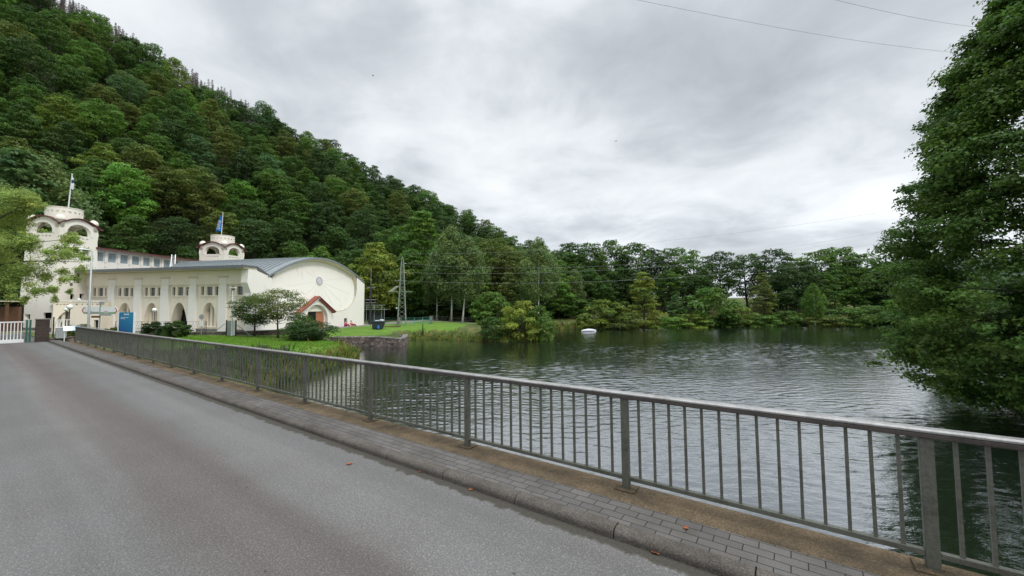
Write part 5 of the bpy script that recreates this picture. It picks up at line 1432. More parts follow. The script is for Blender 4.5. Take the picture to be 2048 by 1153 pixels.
cr_ = np_mesh('crown', v, q, M['leaf'], c, parent=t); cr_.color = (0.078, 0.142, 0.026, 1)
mb = MB(); mb.tube([(0, 0, -1), (0.1, 0, 3), (-0.1, 0.2, 8), (0.1, 0, 16)], [0.55, 0.42, 0.28, 0.06], 10)
for i in rng.choice(len(pads), 70, replace=False):
    p = pads[i]; zt = max(0.8, p[2] * 0.75 - 0.2); s_ = Vector((0, 0.05, min(zt, 15))); e_ = s_.lerp(Vector(p[:3]), 0.8); m_ = s_.lerp(e_, 0.5) + Vector((0, 0, 0.35))
    mb.tube([s_, m_, e_], [0.10, 0.05, 0.012], 5, False)
mb.build('trunk', M['bark'], t, absz=False, smooth=True)
for x, y, k, sc, c, lb in ((29, 21, 'bush0', 1.6, 'dark', 'dark bush on the right bank under the huge tree, farthest one'), (26.5, 18.5, 'bush1', 1.5, 'dark', 'dark bush on the right bank under the huge tree, middle one'), (24.5, 14.5, 'bush2', 1.5, 'deep', 'deep green bush on the right bank under the huge tree, closest one'), (33, 27, 'bush1', 1.9, 'deep', 'tall bush farther along the right bank behind the huge tree')):
    place(k, x, y, max(gz(x, y), WATER), sc, x, c, lb, None, 'bush', 'bush')
# locust branches hanging in from the left
rng = np.random.default_rng(78)
LX, LY = -43.5, 29.5; LZ = gz(LX, LY)
pads = []; brs = []
def lp(px, py, Y): p = at_Y(px, py, Y); return (p[0] - LX, p[1] - LY, p[2] - LZ)
for px, py, rr_, vz, w_ in [(8, 395, 26, 1.0, 1), (35, 400, 24, 1, 1), (55, 425, 24, 1, 1), (20, 435, 28, 1, 1), (62, 400, 14, .8, .6), (5, 460, 24, 1, .8), (75, 415, 12, .8, .5),
                      (10, 500, 30, 1.2, 1), (45, 495, 28, 1.1, 1), (30, 540, 30, 1.5, 1), (8, 560, 30, 1.6, 1), (70, 540, 20, 1.8, .8), (98, 505, 18, 1.0, 1), (125, 480, 16, .9, 1), (150, 482, 15, .8, .9), (115, 525, 14, 1.6, 1), (92, 560, 14, 1.8, 1.1), (98, 585, 8, 2.2, 1), (75, 585, 9, 2.2, 1), (122, 560, 9, 2.2, 1), (52, 600, 9, 2.0, 1), (140, 500, 12, 1.2, .9), (112, 600, 6, 2.2, .9),
                      (130, 545, 11, 1.8, .9), (108, 580, 8, 1.6, .8), (148, 515, 14, 1.5, .9), (168, 505, 10, 1.4, .8), (162, 540, 9, 1.8, .8), (176, 520, 8, 1.6, .8), (150, 560, 7, 2.0, .8), (134, 585, 6, 2.0, .8), (50, 580, 16, 1.4, .6), (30, 600, 10, 1.2, .5), (-40, 420, 50, 1.2, 1.5), (-50, 520, 60, 1.3, 1.8), (-90, 480, 70, 1.2, 1.5), (178, 535, 7, 1.4, .2), (60, 470, 16, .6, .5)]:
    Y = LY + rng.uniform(-1.6, 1.0); c_ = lp(px, py, Y); r_ = rr_ * Y / F
    for k in range(5):
        o_ = rng.normal(size=3) * np.array([0.5, 0.5, 0.35]) * r_
        pads.append((c_[0] + o_[0], c_[1] + o_[1], c_[2] + o_[2], r_ * 0.62, r_ * 0.62 * vz * 0.8)); brs.append(w_)
pads = np.array(pads)
v, q, c = pad_leaves(rng, pads, 60000, 0.13, 0.35, 0.6, 0.8, 0.25, aspect=0.42, weights=pads[:, 3] ** 1.3 * np.array(brs))
t = thing('tree', 'yellow-green locust tree with drooping feathery branches hanging in at the left', 'tree', (LX, LY, LZ))
cr_ = np_mesh('crown', v, q, M['leaf'], c, parent=t); cr_.color = (0.27, 0.34, 0.085, 1)
mb = MB(); mb.tube([(0, 0, -0.5), (0.1, 0, 3), (0.3, 0, 6.5), (0.2, 0.2, 10)], [0.35, 0.28, 0.2, 0.05], 9)
for a, b, w_ in [((0.2, 0, 4.6), lp(165, 525, LY), 0.10), ((0.3, 0, 6.0), lp(70, 405, LY), 0.11), ((0.2, 0, 5.0), lp(130, 480, LY), 0.09), ((0.15, 0, 3.6), lp(60, 560, LY), 0.09)]:
    a, b = Vector(a), Vector(b); m_ = a.lerp(b, 0.55) + Vector((0, 0, 0.7)); mb.tube([a, a.lerp(m_, 0.5) + Vector((0, 0, 0.25)), m_, m_.lerp(b, 0.5) + Vector((0, 0, 0.1)), b], [w_, w_ * 0.8, w_ * 0.6, w_ * 0.35, w_ * 0.12], 6)
mb.build('trunk', M['bark'], t, absz=False, smooth=True)

# ------------------------------------------------------------------ tall weeds, reeds and bank plants (nobody could count them)
def tufts(name, label, pts, n, h, cols, seed, spread=0.5, wd=0.05, zfix=None):
    rng = np.random.default_rng(seed); pts = np.array(pts, float)
    seglen = np.hypot(*np.diff(pts, axis=0).T); cum = np.r_[0, np.cumsum(seglen)]
    d = rng.random(n) * cum[-1]; i = np.clip(np.searchsorted(cum, d) - 1, 0, len(pts) - 2); f = (d - cum[i]) / np.maximum(seglen[i], 1e-6)
    P_ = pts[i] + (pts[i + 1] - pts[i]) * f[:, None] + rng.normal(size=(n, 2)) * spread
    clump = np.sin(P_[:, 0] * 2.1 + seed) * np.cos(P_[:, 1] * 2.7) * 0.5 + 0.5
    zz = ground_z(P_[:, 0], P_[:, 1]); ok = (zz > WATER - 0.12) & (((P_[:, 0] - P0[0]) * NV[0] + (P_[:, 1] - P0[1]) * NV[1]) < -0.9); P_ = P_[ok]; zz = zz[ok]; clump = clump[ok]; n = len(P_)
    hh = h * (0.35 + 0.65 * clump) * rng.uniform(0.5, 1.15, n)
    a = rng.random(n) * 6.283; ln = rng.normal(size=(n, 2)) * 0.28 * hh[:, None]
    dx = np.stack([np.cos(a), np.sin(a)], 1) * (wd * rng.uniform(0.6, 1.5, n))[:, None]
    b = np.c_[P_, zz - 0.03]; m_ = b + np.c_[ln * 0.35, hh * 0.55]; t_ = b + np.c_[ln, hh]
    D = np.c_[dx, np.zeros(n)]
    v = np.stack([b - D * 0.5, b + D * 0.5, m_ + D, t_, m_ - D], 1).reshape(-1, 3)
    q = np.arange(n * 5).reshape(-1, 5)
    cols = np.array(cols); k = (rng.random(n) * len(cols) * 0.7 + clump * len(cols) * 0.3).astype(int) % len(cols)
    c = np.repeat(cols[k] * rng.uniform(0.75, 1.25, (n, 1)), 5, axis=0)
    o = np_mesh(name, v, q, M['leaf'], c); o.color = (1, 1, 1, 1); tag(o, label, 'plants', None, 'stuff'); return o
Y_, O_, G_, D_, R_ = (0.22, 0.25, 0.06), (0.26, 0.17, 0.06), (0.13, 0.22, 0.04), (0.06, 0.11, 0.025), (0.17, 0.11, 0.055)
lk_ = [tuple(p) for p in LAKE]
tufts('bank_plants', 'tall yellow and rusty weeds on the end of the near lawn bank', [wpt(520, 775), wpt(600, 757), wpt(680, 735), wpt(736, 715), wpt(722, 703), wpt(700, 697)], 16000, 1.0, [G_, Y_, G_, O_, D_, Y_, D_], 1, 0.7, 0.035)
tufts('bank_plants', 'green plants on the slope below the railing at the bridge end', [(-19.5, 22.0), (-21, 24), (-18, 25), (-14.5, 27), wpt(600, 752)], 9000, 0.8, [G_, D_, D_, (0.13, 0.13, 0.10), D_], 2, 1.1, 0.05)
tufts('bank_plants', 'brownish weeds and grasses along the stony inlet shore', lk_[11:18], 15000, 0.6, [G_, Y_, G_, D_, O_, G_], 3, 0.7, 0.05)
tufts('bank_plants', 'low green and yellow plants around the bushy spit', lk_[15:23], 12000, 0.7, [G_, Y_, G_, D_, Y_], 4, 0.6, 0.06)
tufts('bank_plants', 'rust coloured grasses on the bank beyond the spit', lk_[21:25], 6000, 1.3, [O_, Y_, G_, R_, D_], 5, 1.0, 0.09)
tufts('bank_plants', 'mixed green fringe along the far water edge', lk_[24:31], 22000, 1.5, [G_, D_, D_, G_, Y_, R_], 6, 1.2, 0.10)
tufts('meadow', 'rough grass and herbs on the green slope of the far bank', [(50, 92), (75, 95)], 16000, 1.0, [G_, (0.08, 0.14, 0.04), Y_, D_], 7, 4.0, 0.12)
tufts('lawn_grass', 'short bright green grass of the near lawn', [(-35, 37), (-15, 35)], 30000, 0.12, [(0.10, 0.22, 0.02), (0.14, 0.28, 0.03), (0.18, 0.28, 0.05)], 8, 3.6, 0.05)

# ------------------------------------------------------------------ walls and fences round the lake
def wall_along(name, label, pts, th_, z0, z1, mat, cat='wall', cap=None):
    t = thing(name, label, cat, (pts[0][0], pts[0][1], z0))
    mb = MB(); kb = MB()
    zt_ = z1 if hasattr(z1, '__len__') else [z1] * len(pts)
    P_ = [Vector((p[0] - pts[0][0], p[1] - pts[0][1])) for p in pts]; nrm = []
    for i in range(len(P_)):
        d = P_[min(i + 1, len(P_) - 1)] - P_[max(i - 1, 0)]; d.normalize(); nrm.append(Vector((-d.y, d.x)))
    def strip(m_, e0, e1, za, zb):
        vs = []
        for i, p in enumerate(P_):
            a = p + nrm[i] * e0; b = p + nrm[i] * e1
            vs += [(a.x, a.y, za[i]), (b.x, b.y, za[i]), (b.x, b.y, zb[i]), (a.x, a.y, zb[i])]
        fs = [(4 * i + j, 4 * i + (j + 1) % 4, 4 * i + 4 + (j + 1) % 4, 4 * i + 4 + j) for i in range(len(P_) - 1) for j in range(4)]
        m_.add(vs, fs + [(0, 3, 2, 1), tuple(4 * (len(P_) - 1) + j for j in range(4))])
    strip(mb, 0, th_, [z0] * len(P_), zt_)
    mb.build('wall_body', mat, t)
    if cap: strip(kb, -0.05, th_ + 0.05, [z + 0.002 for z in zt_], [z + 0.10 for z in zt_]); kb.build('coping', cap, t)
    return t
WP = [wpt(660, 694.5), wpt(700, 694), wpt(740, 693), wpt(770, 693.5), wpt(797, 694.5), wpt(808, 692.5), wpt(813, 689), wpt(815, 685)]
wall_along('stone_wall', 'dark rubble stone wall rising from the water below the small lawn terrace', WP, 0.5, WATER - 0.4, [-2.02, -2.02, -2.05, -2.10, -2.2, -2.22, -2.2, -2.15], M['rubble'], cap=M['rubblegrey'])
wall_along('stone_wall', 'low stone wall with dark coping between hall front and near lawn', [at_Y(px, 668, Y)[:2] for px, Y in ((318, 43.5), (400, 44.5), (470, 44.8), (540, 45.3), (588, 46.5))], 0.35, -1.9, [-1.35, -1.3, -1.28, -1.15, -1.1], M['rubble'], cap=M['plinth'])
wall_along('stone_wall', 'short stone wall with a dark beam on top left of the lattice pylon', [at_Y(763, 655, 60)[:2], at_Y(801, 655, 61)[:2]], 0.4, -2.2, -1.55, M['rubblegrey'], cap=M['wood'])
def fence(name, label, pts, H_, step, mpost, mwire, cat='fence', mesh=True, pw=0.05, nw=2, group=None):
    z00 = gz(*pts[0]); t = thing(name, label, cat, (pts[0][0], pts[0][1], z00), 0, group)
    rel = [Vector((p[0] - pts[0][0], p[1] - pts[0][1], gz(*p))) for p in pts]
    posts = []
    for a, b in zip(rel[:-1], rel[1:]):
        n = max(1, round((b - a).length / step)); posts += [a.lerp(b, i / n) for i in range(n)]
    posts.append(rel[-1])
    for p in posts: MB().tube([p + Vector((0, 0, -0.3)), p + Vector((0, 0, H_ + 0.04))], pw / 2, 6).build('post', mpost, t)
    w_ = MB()
    for a, b in zip(posts[:-1], posts[1:]):
        for k in range(nw): w_.tube([a + Vector((0, 0, H_ * (1 - k / max(1, nw)))), b + Vector((0, 0, H_ * (1 - k / max(1, nw))))], 0.012, 4, False)
        if mesh:
            L_ = (b - a).length; n = int(L_ / 0.28)
            for i in range(n):
                for sg in (0, 1):
                    p = a.lerp(b, i / n); q = a.lerp(b, min(1, (i + 2.5) / n))
                    w_.tube([p + Vector((0, 0, 0.05 + sg * (H_ - 0.1))), q + Vector((0, 0, 0.05 + (1 - sg) * (H_ - 0.1)))], 0.006, 3, False)
    w_.build('wire_mesh', mwire, t); return t
def xy(px, Y): return at_Y(px, 640, Y)[:2]
fence('wire_fence', 'thin wire fence with dark posts in front of the arched hall facade', [xy(232, 44), xy(284, 43.6), xy(332, 43.2), xy(374, 43), xy(413, 43)], 1.55, 2.9, M['darkmetal'], M['darkmetal'], nw=2, pw=0.06)
fence('wire_fence', 'green mesh fence between the dark bin and the pylon', [xy(744, 69), xy(795, 67.5)], 1.25, 2.2, M['greenmetal'], M['greenmetal'], nw=3)
fence('wire_fence', 'pale green mesh fence right of the lattice pylon', [xy(803, 67), xy(829, 68), xy(861, 72)], 1.3, 2.6, M['greenpost'], M['greenpost'], nw=3, pw=0.09)
fence('wire_fence', 'faint grey wire fence along the wood edge behind the birches', [xy(866, 82), xy(930, 86), xy(1000, 88)], 1.1, 3.0, M['greywood'], M['galv'], nw=3, mesh=False, pw=0.10)
for px, Y, lb in ((798, 67, 'square stone post left of the pylon base'), (862, 72.5, 'square stone post at the right end of the pale green fence')):
    x, y = xy(px, Y); t = thing('stone_post', lb, 'post', (x, y, gz(x, y)), 0.3, 'stone fence posts')
    bevel(MB().box(-0.24, 0.24, -0.24, 0.24, gz(x, y) - 0.3, gz(x, y) + 1.35).build('shaft', M['rubblegrey'], t), 0.02); MB().box(-0.29, 0.29, -0.29, 0.29, gz(x, y) + 1.353, gz(x, y) + 1.47).build('cap', M['plinth'], t)
# small white gate posts with struts
gx_, gy_ = xy(461, 43.4); z0 = gz(gx_, gy_)
t = thing('gate', 'narrow pale metal gate with dark posts and slanting struts beside the hall corner', 'gate', (gx_, gy_, z0))
for dx in (-0.42, 0.62): MB().box(dx - 0.05, dx + 0.05, -0.05, 0.05, z0 - 0.2, z0 + 1.75).build('post', M['darkmetal'], t)
MB().box(-0.34, 0.10, -0.02, 0.02, z0 + 0.05, z0 + 1.68).build('gate_leaf', M['galv'], t); MB().box(0.14, 0.54, -0.02, 0.02, z0 + 0.05, z0 + 1.68).build('gate_leaf', M['white'], t)
for sg in (-1, 1): MB().beam((sg * 0.6, 0, z0 + 1.35), (sg * 2.3, 0, z0 + 0.0), 0.05, 0.05).build('strut', M['galv'], t)

# ------------------------------------------------------------------ the end of the bridge: gate, pillar, lectern, lamps, signs
def bl(name, label, cat, s, n, dz=-0.06, rz=0.0, group=None):
    p = SN(s, n, dz); t = thing(name, label, cat, p, math.atan2(U[1], U[0]) + rz, group); return t, p[2]
t, z0 = bl('sliding_gate', 'white barred sliding gate across the road end', 'gate', 41.2, 1.75, -0.12)
g_ = MB(); g_.box(-0.05, 0.05, 0.0, 6.4, z0 + 0.06, z0 + 0.28); g_.box(-0.035, 0.035, 0.0, 6.4, z0 + 1.36, z0 + 1.43); g_.build('gate_frame', M['white'], t)
for i in range(46): MB().box(-0.015, 0.015, 0.10 + i * 0.138, 0.14 + i * 0.138, z0 + 0.28, z0 + 1.36).build('bar', M['white'], t)
for dn in (-0.10, -0.24): MB().box(-0.05, 0.05, dn - 0.045, dn + 0.045, z0 - 0.1, z0 + 1.52).build('guide_post', M['greenmetal'], t)
t, z0 = bl('brick_pillar', 'square dark brick pillar at the right end of the white gate', 'pillar', 40.9, 1.02, -0.08)
bevel(MB().box(-0.29, 0.29, -0.29, 0.29, z0 - 0.1, z0 + 1.48).build('shaft', M['brick'], t), 0.02); bevel(MB().box(-0.32, 0.32, -0.32, 0.32, z0 + 1.483, z0 + 1.55).build('cap', M['plinth'], t), 0.01)
t, z0 = bl('railing_panel', 'short white barred fence panel on a dark base right of the brick pillar', 'fence', 40.9, 0.42, -0.06)
for i in range(4): MB().box(-0.015, 0.015, -0.02 - i * 0.15, 0.02 - i * 0.15, z0 + 0.30, z0 + 1.40).build('bar', M['white'], t)
MB().box(-0.025, 0.025, -0.6, 0.15, z0 + 1.40, z0 + 1.44).build('top_rail', M['white'], t); MB().tube([(0, 0.13, z0), (0, 0.13, z0 + 1.62)], 0.035, 8).build('post', M['darkmetal'], t)
MB().box(-0.2, 0.2, -2.2, 0.55, z0 - 0.2, z0 + 0.28).build('base_wall', M['rubble'], t)
fence('wire_fence', 'thin wire fence with a bright top rail from the brick pillar to the street lamp', [SN(41.0, 0.2)[:2], SN(40.2, -1.8)[:2]], 1.45, 2.0, M['darkmetal'], M['galv'], nw=1, mesh=False)
# grey box and lectern
p = at_Y(121, 685, 26.2); zb = SN(39.5, 0.2)[2]
t = thing('utility_box', 'grey metal box with pale lid left of the lectern', 'box', (p[0], p[1], zb), 0.9)
bevel(MB().box(-0.24, 0.24, -0.18, 0.18, zb + 0.12, zb + 0.82).build('body', M['galv'], t), 0.02); bevel(MB().box(-0.27, 0.27, -0.21, 0.21, zb + 0.823, zb + 0.87).build('lid', M['white'], t), 0.01)
for dx in (-0.18, 0.18): MB().box(dx - 0.03, dx + 0.03, -0.03, 0.03, zb - 0.05, zb + 0.12).build('leg', M['darkmetal'], t)
p = at_Y(142.5, 684, 25.0); zb = EYE - 2.30
t = thing('information_lectern', 'slanted white and blue information panel on two thin pale legs at the pavement end', 'sign', (p[0], p[1], zb), 0.86)
for dx in (-0.30, 0.30): MB().tube([(dx, 0.0, zb - 0.1), (dx, 0, zb + 0.72)], 0.022, 8).build('leg', M['white'], t)
pn = MB(); pn.cur = 0
def pnl(x0, x1, m_, dz=0.0): pn.cur = m_; pn.add([(x0, -0.18, zb + 0.68 + dz), (x1, -0.18, zb + 0.68 + dz), (x1, 0.16, zb + 0.94 + dz), (x0, 0.16, zb + 0.94 + dz), (x0, -0.18, zb + 0.65 + dz), (x1, -0.18, zb + 0.65 + dz), (x1, 0.16, zb + 0.91 + dz), (x0, 0.16, zb + 0.91 + dz)], [(0, 1, 2, 3), (7, 6, 5, 4), (0, 4, 5, 1), (1, 5, 6, 2), (2, 6, 7, 3), (3, 7, 4, 0)])
M['paleblue'] = simple('pale_blue_print', (0.38, 0.52, 0.62), 0.5, 0.3, 6, 0); M['signwhite'] = simple('white_print', (0.75, 0.76, 0.77), 0.5, 0.12, 9, 0)
pnl(-0.36, 0.02, 0); pnl(0.0205, 0.20, 1); pnl(0.2005, 0.36, 2)
pn.build('panel', [M['signwhite'], M['paleblue'], M['signblue']], t)
# street lamp
p = at_Y(176.5, 655, 26.5); q = at_Y(186, 502, 26.5); zb = gz(p[0], p[1])
t = thing('street_lamp', 'tall slim grey street lamp with a flat head reaching left before the tower', 'street lamp', (p[0], p[1], zb))
MB().tube([(0, 0, zb - 0.3), (0, 0, zb + 1.0), (0.02, 0, q[2])], [0.075, 0.07, 0.045], 12).build('pole', M['galv'], t, smooth=True)
MB().tube([(0.02, 0, q[2] - 0.03), (-0.25, -0.05, q[2] + 0.05)], 0.035, 8).build('arm', M['galv'], t)
hd = MB(); hd.add([(-0.20, -0.12, q[2] + 0.03), (-0.20, 0.12, q[2] + 0.03), (-0.85, 0.10, q[2] + 0.12), (-0.85, -0.10, q[2] + 0.12), (-0.20, -0.09, q[2] + 0.12), (-0.20, 0.09, q[2] + 0.12), (-0.82, 0.06, q[2] + 0.18), (-0.82, -0.06, q[2] + 0.18)],
       [(0, 1, 2, 3), (7, 6, 5, 4), (0, 4, 5, 1), (1, 5, 6, 2), (2, 6, 7, 3), (3, 7, 4, 0)]); bevel(hd.build('lamp_head', M['white'], t), 0.02)
def globe_lamp(px, pyt, Y, r_, label, base=None):
    g0_ = at_Y(px, pyt, Y); zb = gz(g0_[0], g0_[1]) if base is None else base
    t = thing('globe_lamp', label, 'lamp', (g0_[0], g0_[1], zb), 0, 'globe lamps round the hall')
    MB().tube([(0, 0, zb - 0.1), (0, 0, g0_[2] - r_ * 0.9)], 0.04, 8).build('pole', M['darkmetal'], t)
    MB().tube([(0, 0, g0_[2] - r_ * 1.15), (0, 0, g0_[2] - r_ * 0.8)], [0.05, 0.10], 10).build('collar', M['darkmetal'], t)
    MB().ball((0, 0, g0_[2]), r_, 12).build('globe', M['globe'], t, smooth=True)
globe_lamp(132.5, 619.5, 37.5, 0.17, 'smaller looking left one of the two globe lamps before the fan-shaped arch')
globe_lamp(139.5, 614.5, 36.5, 0.23, 'higher right one of the two globe lamps before the fan-shaped arch')
globe_lamp(309, 620.5, 43.0, 0.22, 'single globe lamp standing among the junipers before the hall')
globe_lamp(158.5, 600.0, 50.9, 0.20, 'globe lamp on the terrace parapet at the foot of the tower', base=ax1[2])
# direction signs
p = at_Y(198.5, 660, 31); zb = gz(p[0], p[1]); q = at_Y(200.5, 604, 31)
t = thing('signpost', 'grey signpost with two coloured arrow boards and small direction boards', 'signpost', (p[0], p[1], zb))
MB().tube([(0, 0, zb - 0.2), (0.02, 0, q[2])], 0.045, 8).build('post', M['galv'], t); MB().box(-0.02, 0.22, -0.08, 0.08, q[2] - 0.24, q[2] + 0.02).build('top_box', M['galv'], t)
M['signred'] = simple('red_print', (0.45, 0.05, 0.05), 0.5, 0.1, 6, 0); M['signgreen'] = simple('green_print', (0.15, 0.35, 0.18), 0.5, 0.1, 6, 0); M['signlilac'] = simple('lilac_print', (0.55, 0.40, 0.48), 0.5, 0.2, 6, 0)
def zpx(py): return at_Y(198.5, py, 31)[2]
for sg, x0, x1 in ((-1, -1.46, -0.06), (1, 0.06, 1.42)):
    z0_, z1_ = zpx(628.5), zpx(614); xm = x0 if sg < 0 else x1; xi = xm + (0.22 if sg < 0 else -0.22); xe = x1 if sg < 0 else x0
    b = MB(); b.add([(xe, y, z) for y in (-0.02, 0.02) for z in (z0_, z1_)] + [(xi, y, z) for y in (-0.02, 0.02) for z in (z0_, z1_)] + [(xm, y, (z0_ + z1_) / 2) for y in (-0.02, 0.02)],
          [(0, 1, 5, 8, 4), (2, 3, 7, 9, 6), (0, 1, 3, 2), (1, 3, 7, 5), (5, 7, 9, 8), (4, 6, 9, 8), (0, 2, 6, 4)])
    bo = b.build('direction_board', M['signwhite'], t)
    e = MB(); e.beam((xi, -0.03, z1_ - 0.05), (xm + 0.05 * -sg, -0.03, (z0_ + z1_) / 2), 0.01, 0.06); e.beam((xi, -0.03, z0_ + 0.05), (xm + 0.05 * -sg, -0.03, (z0_ + z1_) / 2), 0.01, 0.06); e.build('arrow_mark', M['signred'], bo)
    MB().box(min(xe, xi), max(xe, xi), -0.026, -0.021, z0_ + 0.02, z0_ + 0.15).build('coloured_strip', M['signgreen'], bo)
    MB().box((xe + xi) / 2 - 0.30, (xe + xi) / 2 + 0.05, -0.027, -0.0265, z0_ + 0.06, z0_ + 0.24).build('symbol', M['signlilac'], bo)
for x0, x1, pa, pb, m_ in ((-0.95, -0.05, 624, 627.5, 'galv'), (0.05, 0.95, 628.5, 631.8, 'galv'), (-0.62, 0.10, 632, 636, 'wood')):
    MB().box(x0, x1, -0.065, -0.045, zpx(pb), zpx(pa)).build('direction_board', M[m_], t)
# blue sign board
p = at_Y(252.5, 665, 30); zb = gz(p[0], p[1])
t = thing('sign_board', 'large upright blue sign board with white edges and small white lettering', 'sign', (p[0], p[1], zb), 0.12)
zt_ = at_Y(252, 625, 30)[2]; hw_ = 0.50
b = bevel(MB().box(-hw_, hw_, -0.06, 0.06, zb + 0.1, zt_).build('panel', M['signblue'], t), 0.01)
for sg in (-1, 1): MB().box(sg * (hw_ + 0.035) - 0.03, sg * (hw_ + 0.035) + 0.03, -0.07, 0.07, zb - 0.2, zt_ + 0.01).build('edge_post', M['white'], t)
M['textwhite'] = simple('sign_lettering_white', (0.85, 0.87, 0.9), 0.5, 0.02, 2, 0)
for body, sz, dx, dz in (('RWE', 0.17, 0.02, 0.17), ('Wasserkraftwerk', 0.075, -0.10, 0.40), ('Heimbach', 0.075, -0.22, 0.49)):
    text(body, sz, M['textwhite'], 'lettering', t, (dx, -0.0665, zt_ - dz - zb), (R(90), 0, 0), 0.003)
# round sign seen from behind
p = at_Y(402, 668, 42.0); zb = gz(p[0], p[1]); t = thing('traffic_sign', 'grey back of a round traffic sign on a thin pole before the right arch', 'sign', (p[0], p[1], zb))
zc_ = at_Y(402, 634.5, 42)[2]
MB().tube([(0, 0.03, zb - 0.2), (0, 0.03, zc_ + 0.3)], 0.03, 8).build('pole', M['galv'], t)
d = MB(); n = 24; vs = [(0.27 * math.cos(2 * math.pi * k / n), y, zc_ + 0.27 * math.sin(2 * math.pi * k / n)) for y in (-0.012, 0.0) for k in range(n)]
d.add(vs, [tuple(range(n)), tuple(range(2 * n - 1, n - 1, -1))] + [(k, (k + 1) % n, n + (k + 1) % n, n + k) for k in range(n)]); d.build('disc', M['galv'], t)
MB().box(-0.2, 0.2, -0.012, 0.0, zc_ - 0.95, zc_ - 0.45).build('plate', M['white'], t)
# tall thin lamp at the hall corner
p = at_Y(463, 672, 43.2); q = at_Y(461, 577, 43.2); zb = gz(p[0], p[1]); t = thing('yard_lamp', 'thin pale lamp post before the last window bay of the hall', 'street lamp', (p[0], p[1], zb))
MB().tube([(0, 0, zb - 0.2), (0, 0, q[2])], [0.07, 0.05], 10).build('pole', M['white'], t); 
MB().box(-0.30, 0.34, -0.10, 0.10, q[2] + 0.002, q[2] + 0.10).build('lamp_head', M['white'], t); MB().box(-0.10, 0.14, -0.12, 0.12, q[2] - 0.16, q[2] - 0.001).build('lamp_box', M['darkmetal'], t)
# planter box
p = at_Y(293, 668, 40); zb = gz(p[0], p[1]) ; t = thing('planter_box', 'long low brown wooden planter box in front of the junipers', 'planter', (p[0] , p[1] - 0.6, zb), -0.15)
bevel(MB().box(-1.0, 1.0, -0.25, 0.25, zb - 0.05, zb + 0.42).build('box', M['wood'], t), 0.02); MB().box(-1.04, 1.04, -0.29, 0.29, zb + 0.423, zb + 0.46).build('rim', M['wood'], t)
MB().box(-0.93, 0.93, -0.19, 0.19, zb + 0.462, zb + 0.475).build('soil', M['dark'], t)
# shed left of the tower
p0 = at_Y(-60, 640, 42); p1 = at_Y(36, 640, 46); t = thing('shed', 'dark brown open shed with pale roof edge left of the tower foot', 'shed', (p1[0], p1[1], -1.4), 0.0)
zt_ = at_Y(20, 602, 46)[2]
MB().box(-9, 0, 0, 0.3, -1.6, zt_ - 0.7).build('wall', M['wood'], t); MB().box(-9.3, 0.1, -1.2, 0.7, zt_ - 0.12, zt_).build('roof', M['soffit'], t); MB().box(-9, -0.1, 0.4, 0.6, -1.6, zt_ - 0.12).build('rear_wall', M['dark'], t)
for x in (-8.8, -4.5, -0.2): MB().box(x - 0.1, x + 0.1, -1.0, -0.8, -1.6, zt_ - 0.12).build('post', M['wood'], t)

# ------------------------------------------------------------------ right of the hall: mast, switchgear, dark bin, pylon, wires
p = at_Y(740.5, 655, 67); zb = gz(p[0], p[1]); t = thing('mast', 'dark steel mast with thin aerial right of the curved gable', 'mast', (p[0], p[1], zb))
MB().tube([(0, 0, zb - 0.2), (0, 0, at_Y(740, 570, 67)[2])], 0.17, 10).build('pole', M['darkmetal'], t); MB().tube([(0, 0, at_Y(740, 570, 67)[2]), (0, 0, at_Y(740, 534, 67)[2])], 0.035, 6).build('aerial', M['galv'], t)
for py, w_ in ((576, 0.7), (600, 0.9), (606, 0.9)): z = at_Y(740, py, 67)[2]; MB().box(-w_, w_, -0.06, 0.06, z - 0.05, z + 0.05).build('crossbar', M['galv'], t)
p = at_Y(746, 655, 69.5); zb = gz(p[0], p[1]); t = thing('switchgear_frame', 'small steel switchgear portal with dark cabinet behind the mast', 'switchgear', (p[0], p[1], zb))
for x in (-1.2, 0.2, 1.5): MB().box(x - 0.06, x + 0.06, -0.06, 0.06, zb - 0.1, zb + 3.3).build('column', M['pylonsteel'], t)
MB().box(-1.4, 2.0, -0.07, 0.07, zb + 3.303, zb + 3.42).build('beam', M['pylonsteel'], t); MB().box(-1.4, 2.6, -0.5, 0.6, zb + 2.55, zb + 2.62).build('platform', M['pylonsteel'], t)
for i in range(4): MB().beam((-1.2 + i * 0.9, 0, zb + 3.2), (-0.6 + i * 0.9, 0, zb + 2.65), 0.04, 0.04).build('brace', M['galv'], t)
MB().box(-0.9, 1.3, 0.1, 1.0, zb, zb + 2.2).build('cabinet', M['darkmetal'], t); MB().tube([(2.1, -0.4, zb), (2.1, -0.4, zb + 2.9)], 0.05, 6).build('pipe', M['galv'], t)
p = at_Y(756.5, 660, 55.5); zb = gz(p[0], p[1]); t = thing('waste_container', 'dark container with a grey tarpaulin heap on top and a blue bag hanging below', 'container', (p[0], p[1], zb), 0.25)
c = MB(); c.add([(-0.75, -0.4, zb), (0.55, -0.4, zb), (0.6, 0.45, zb), (-0.75, 0.45, zb), (-0.85, -0.5, zb + 1.0), (0.95, -0.5, zb + 1.0), (0.95, 0.5, zb + 1.0), (-0.85, 0.5, zb + 1.0)], [(0, 3, 2, 1), (4, 5, 6, 7), (0, 1, 5, 4), (1, 2, 6, 5), (2, 3, 7, 6), (3, 0, 4, 7)])
bevel(c.build('body', M['darkmetal'], t), 0.04); bevel(MB().box(-0.92, 1.02, -0.57, 0.57, zb + 1.003, zb + 1.10).build('rim', M['darkmetal'], t), 0.02)
MB().ball((0.45, 0, zb + 1.16), 0.42, 10, 0.55).build('tarpaulin', M['galv'], t, smooth=True)
bevel(MB().box(-0.45, 0.1, -0.35, 0.3, zb + 1.103, zb + 1.24).build('bundle', M['paleblue'], t), 0.05)
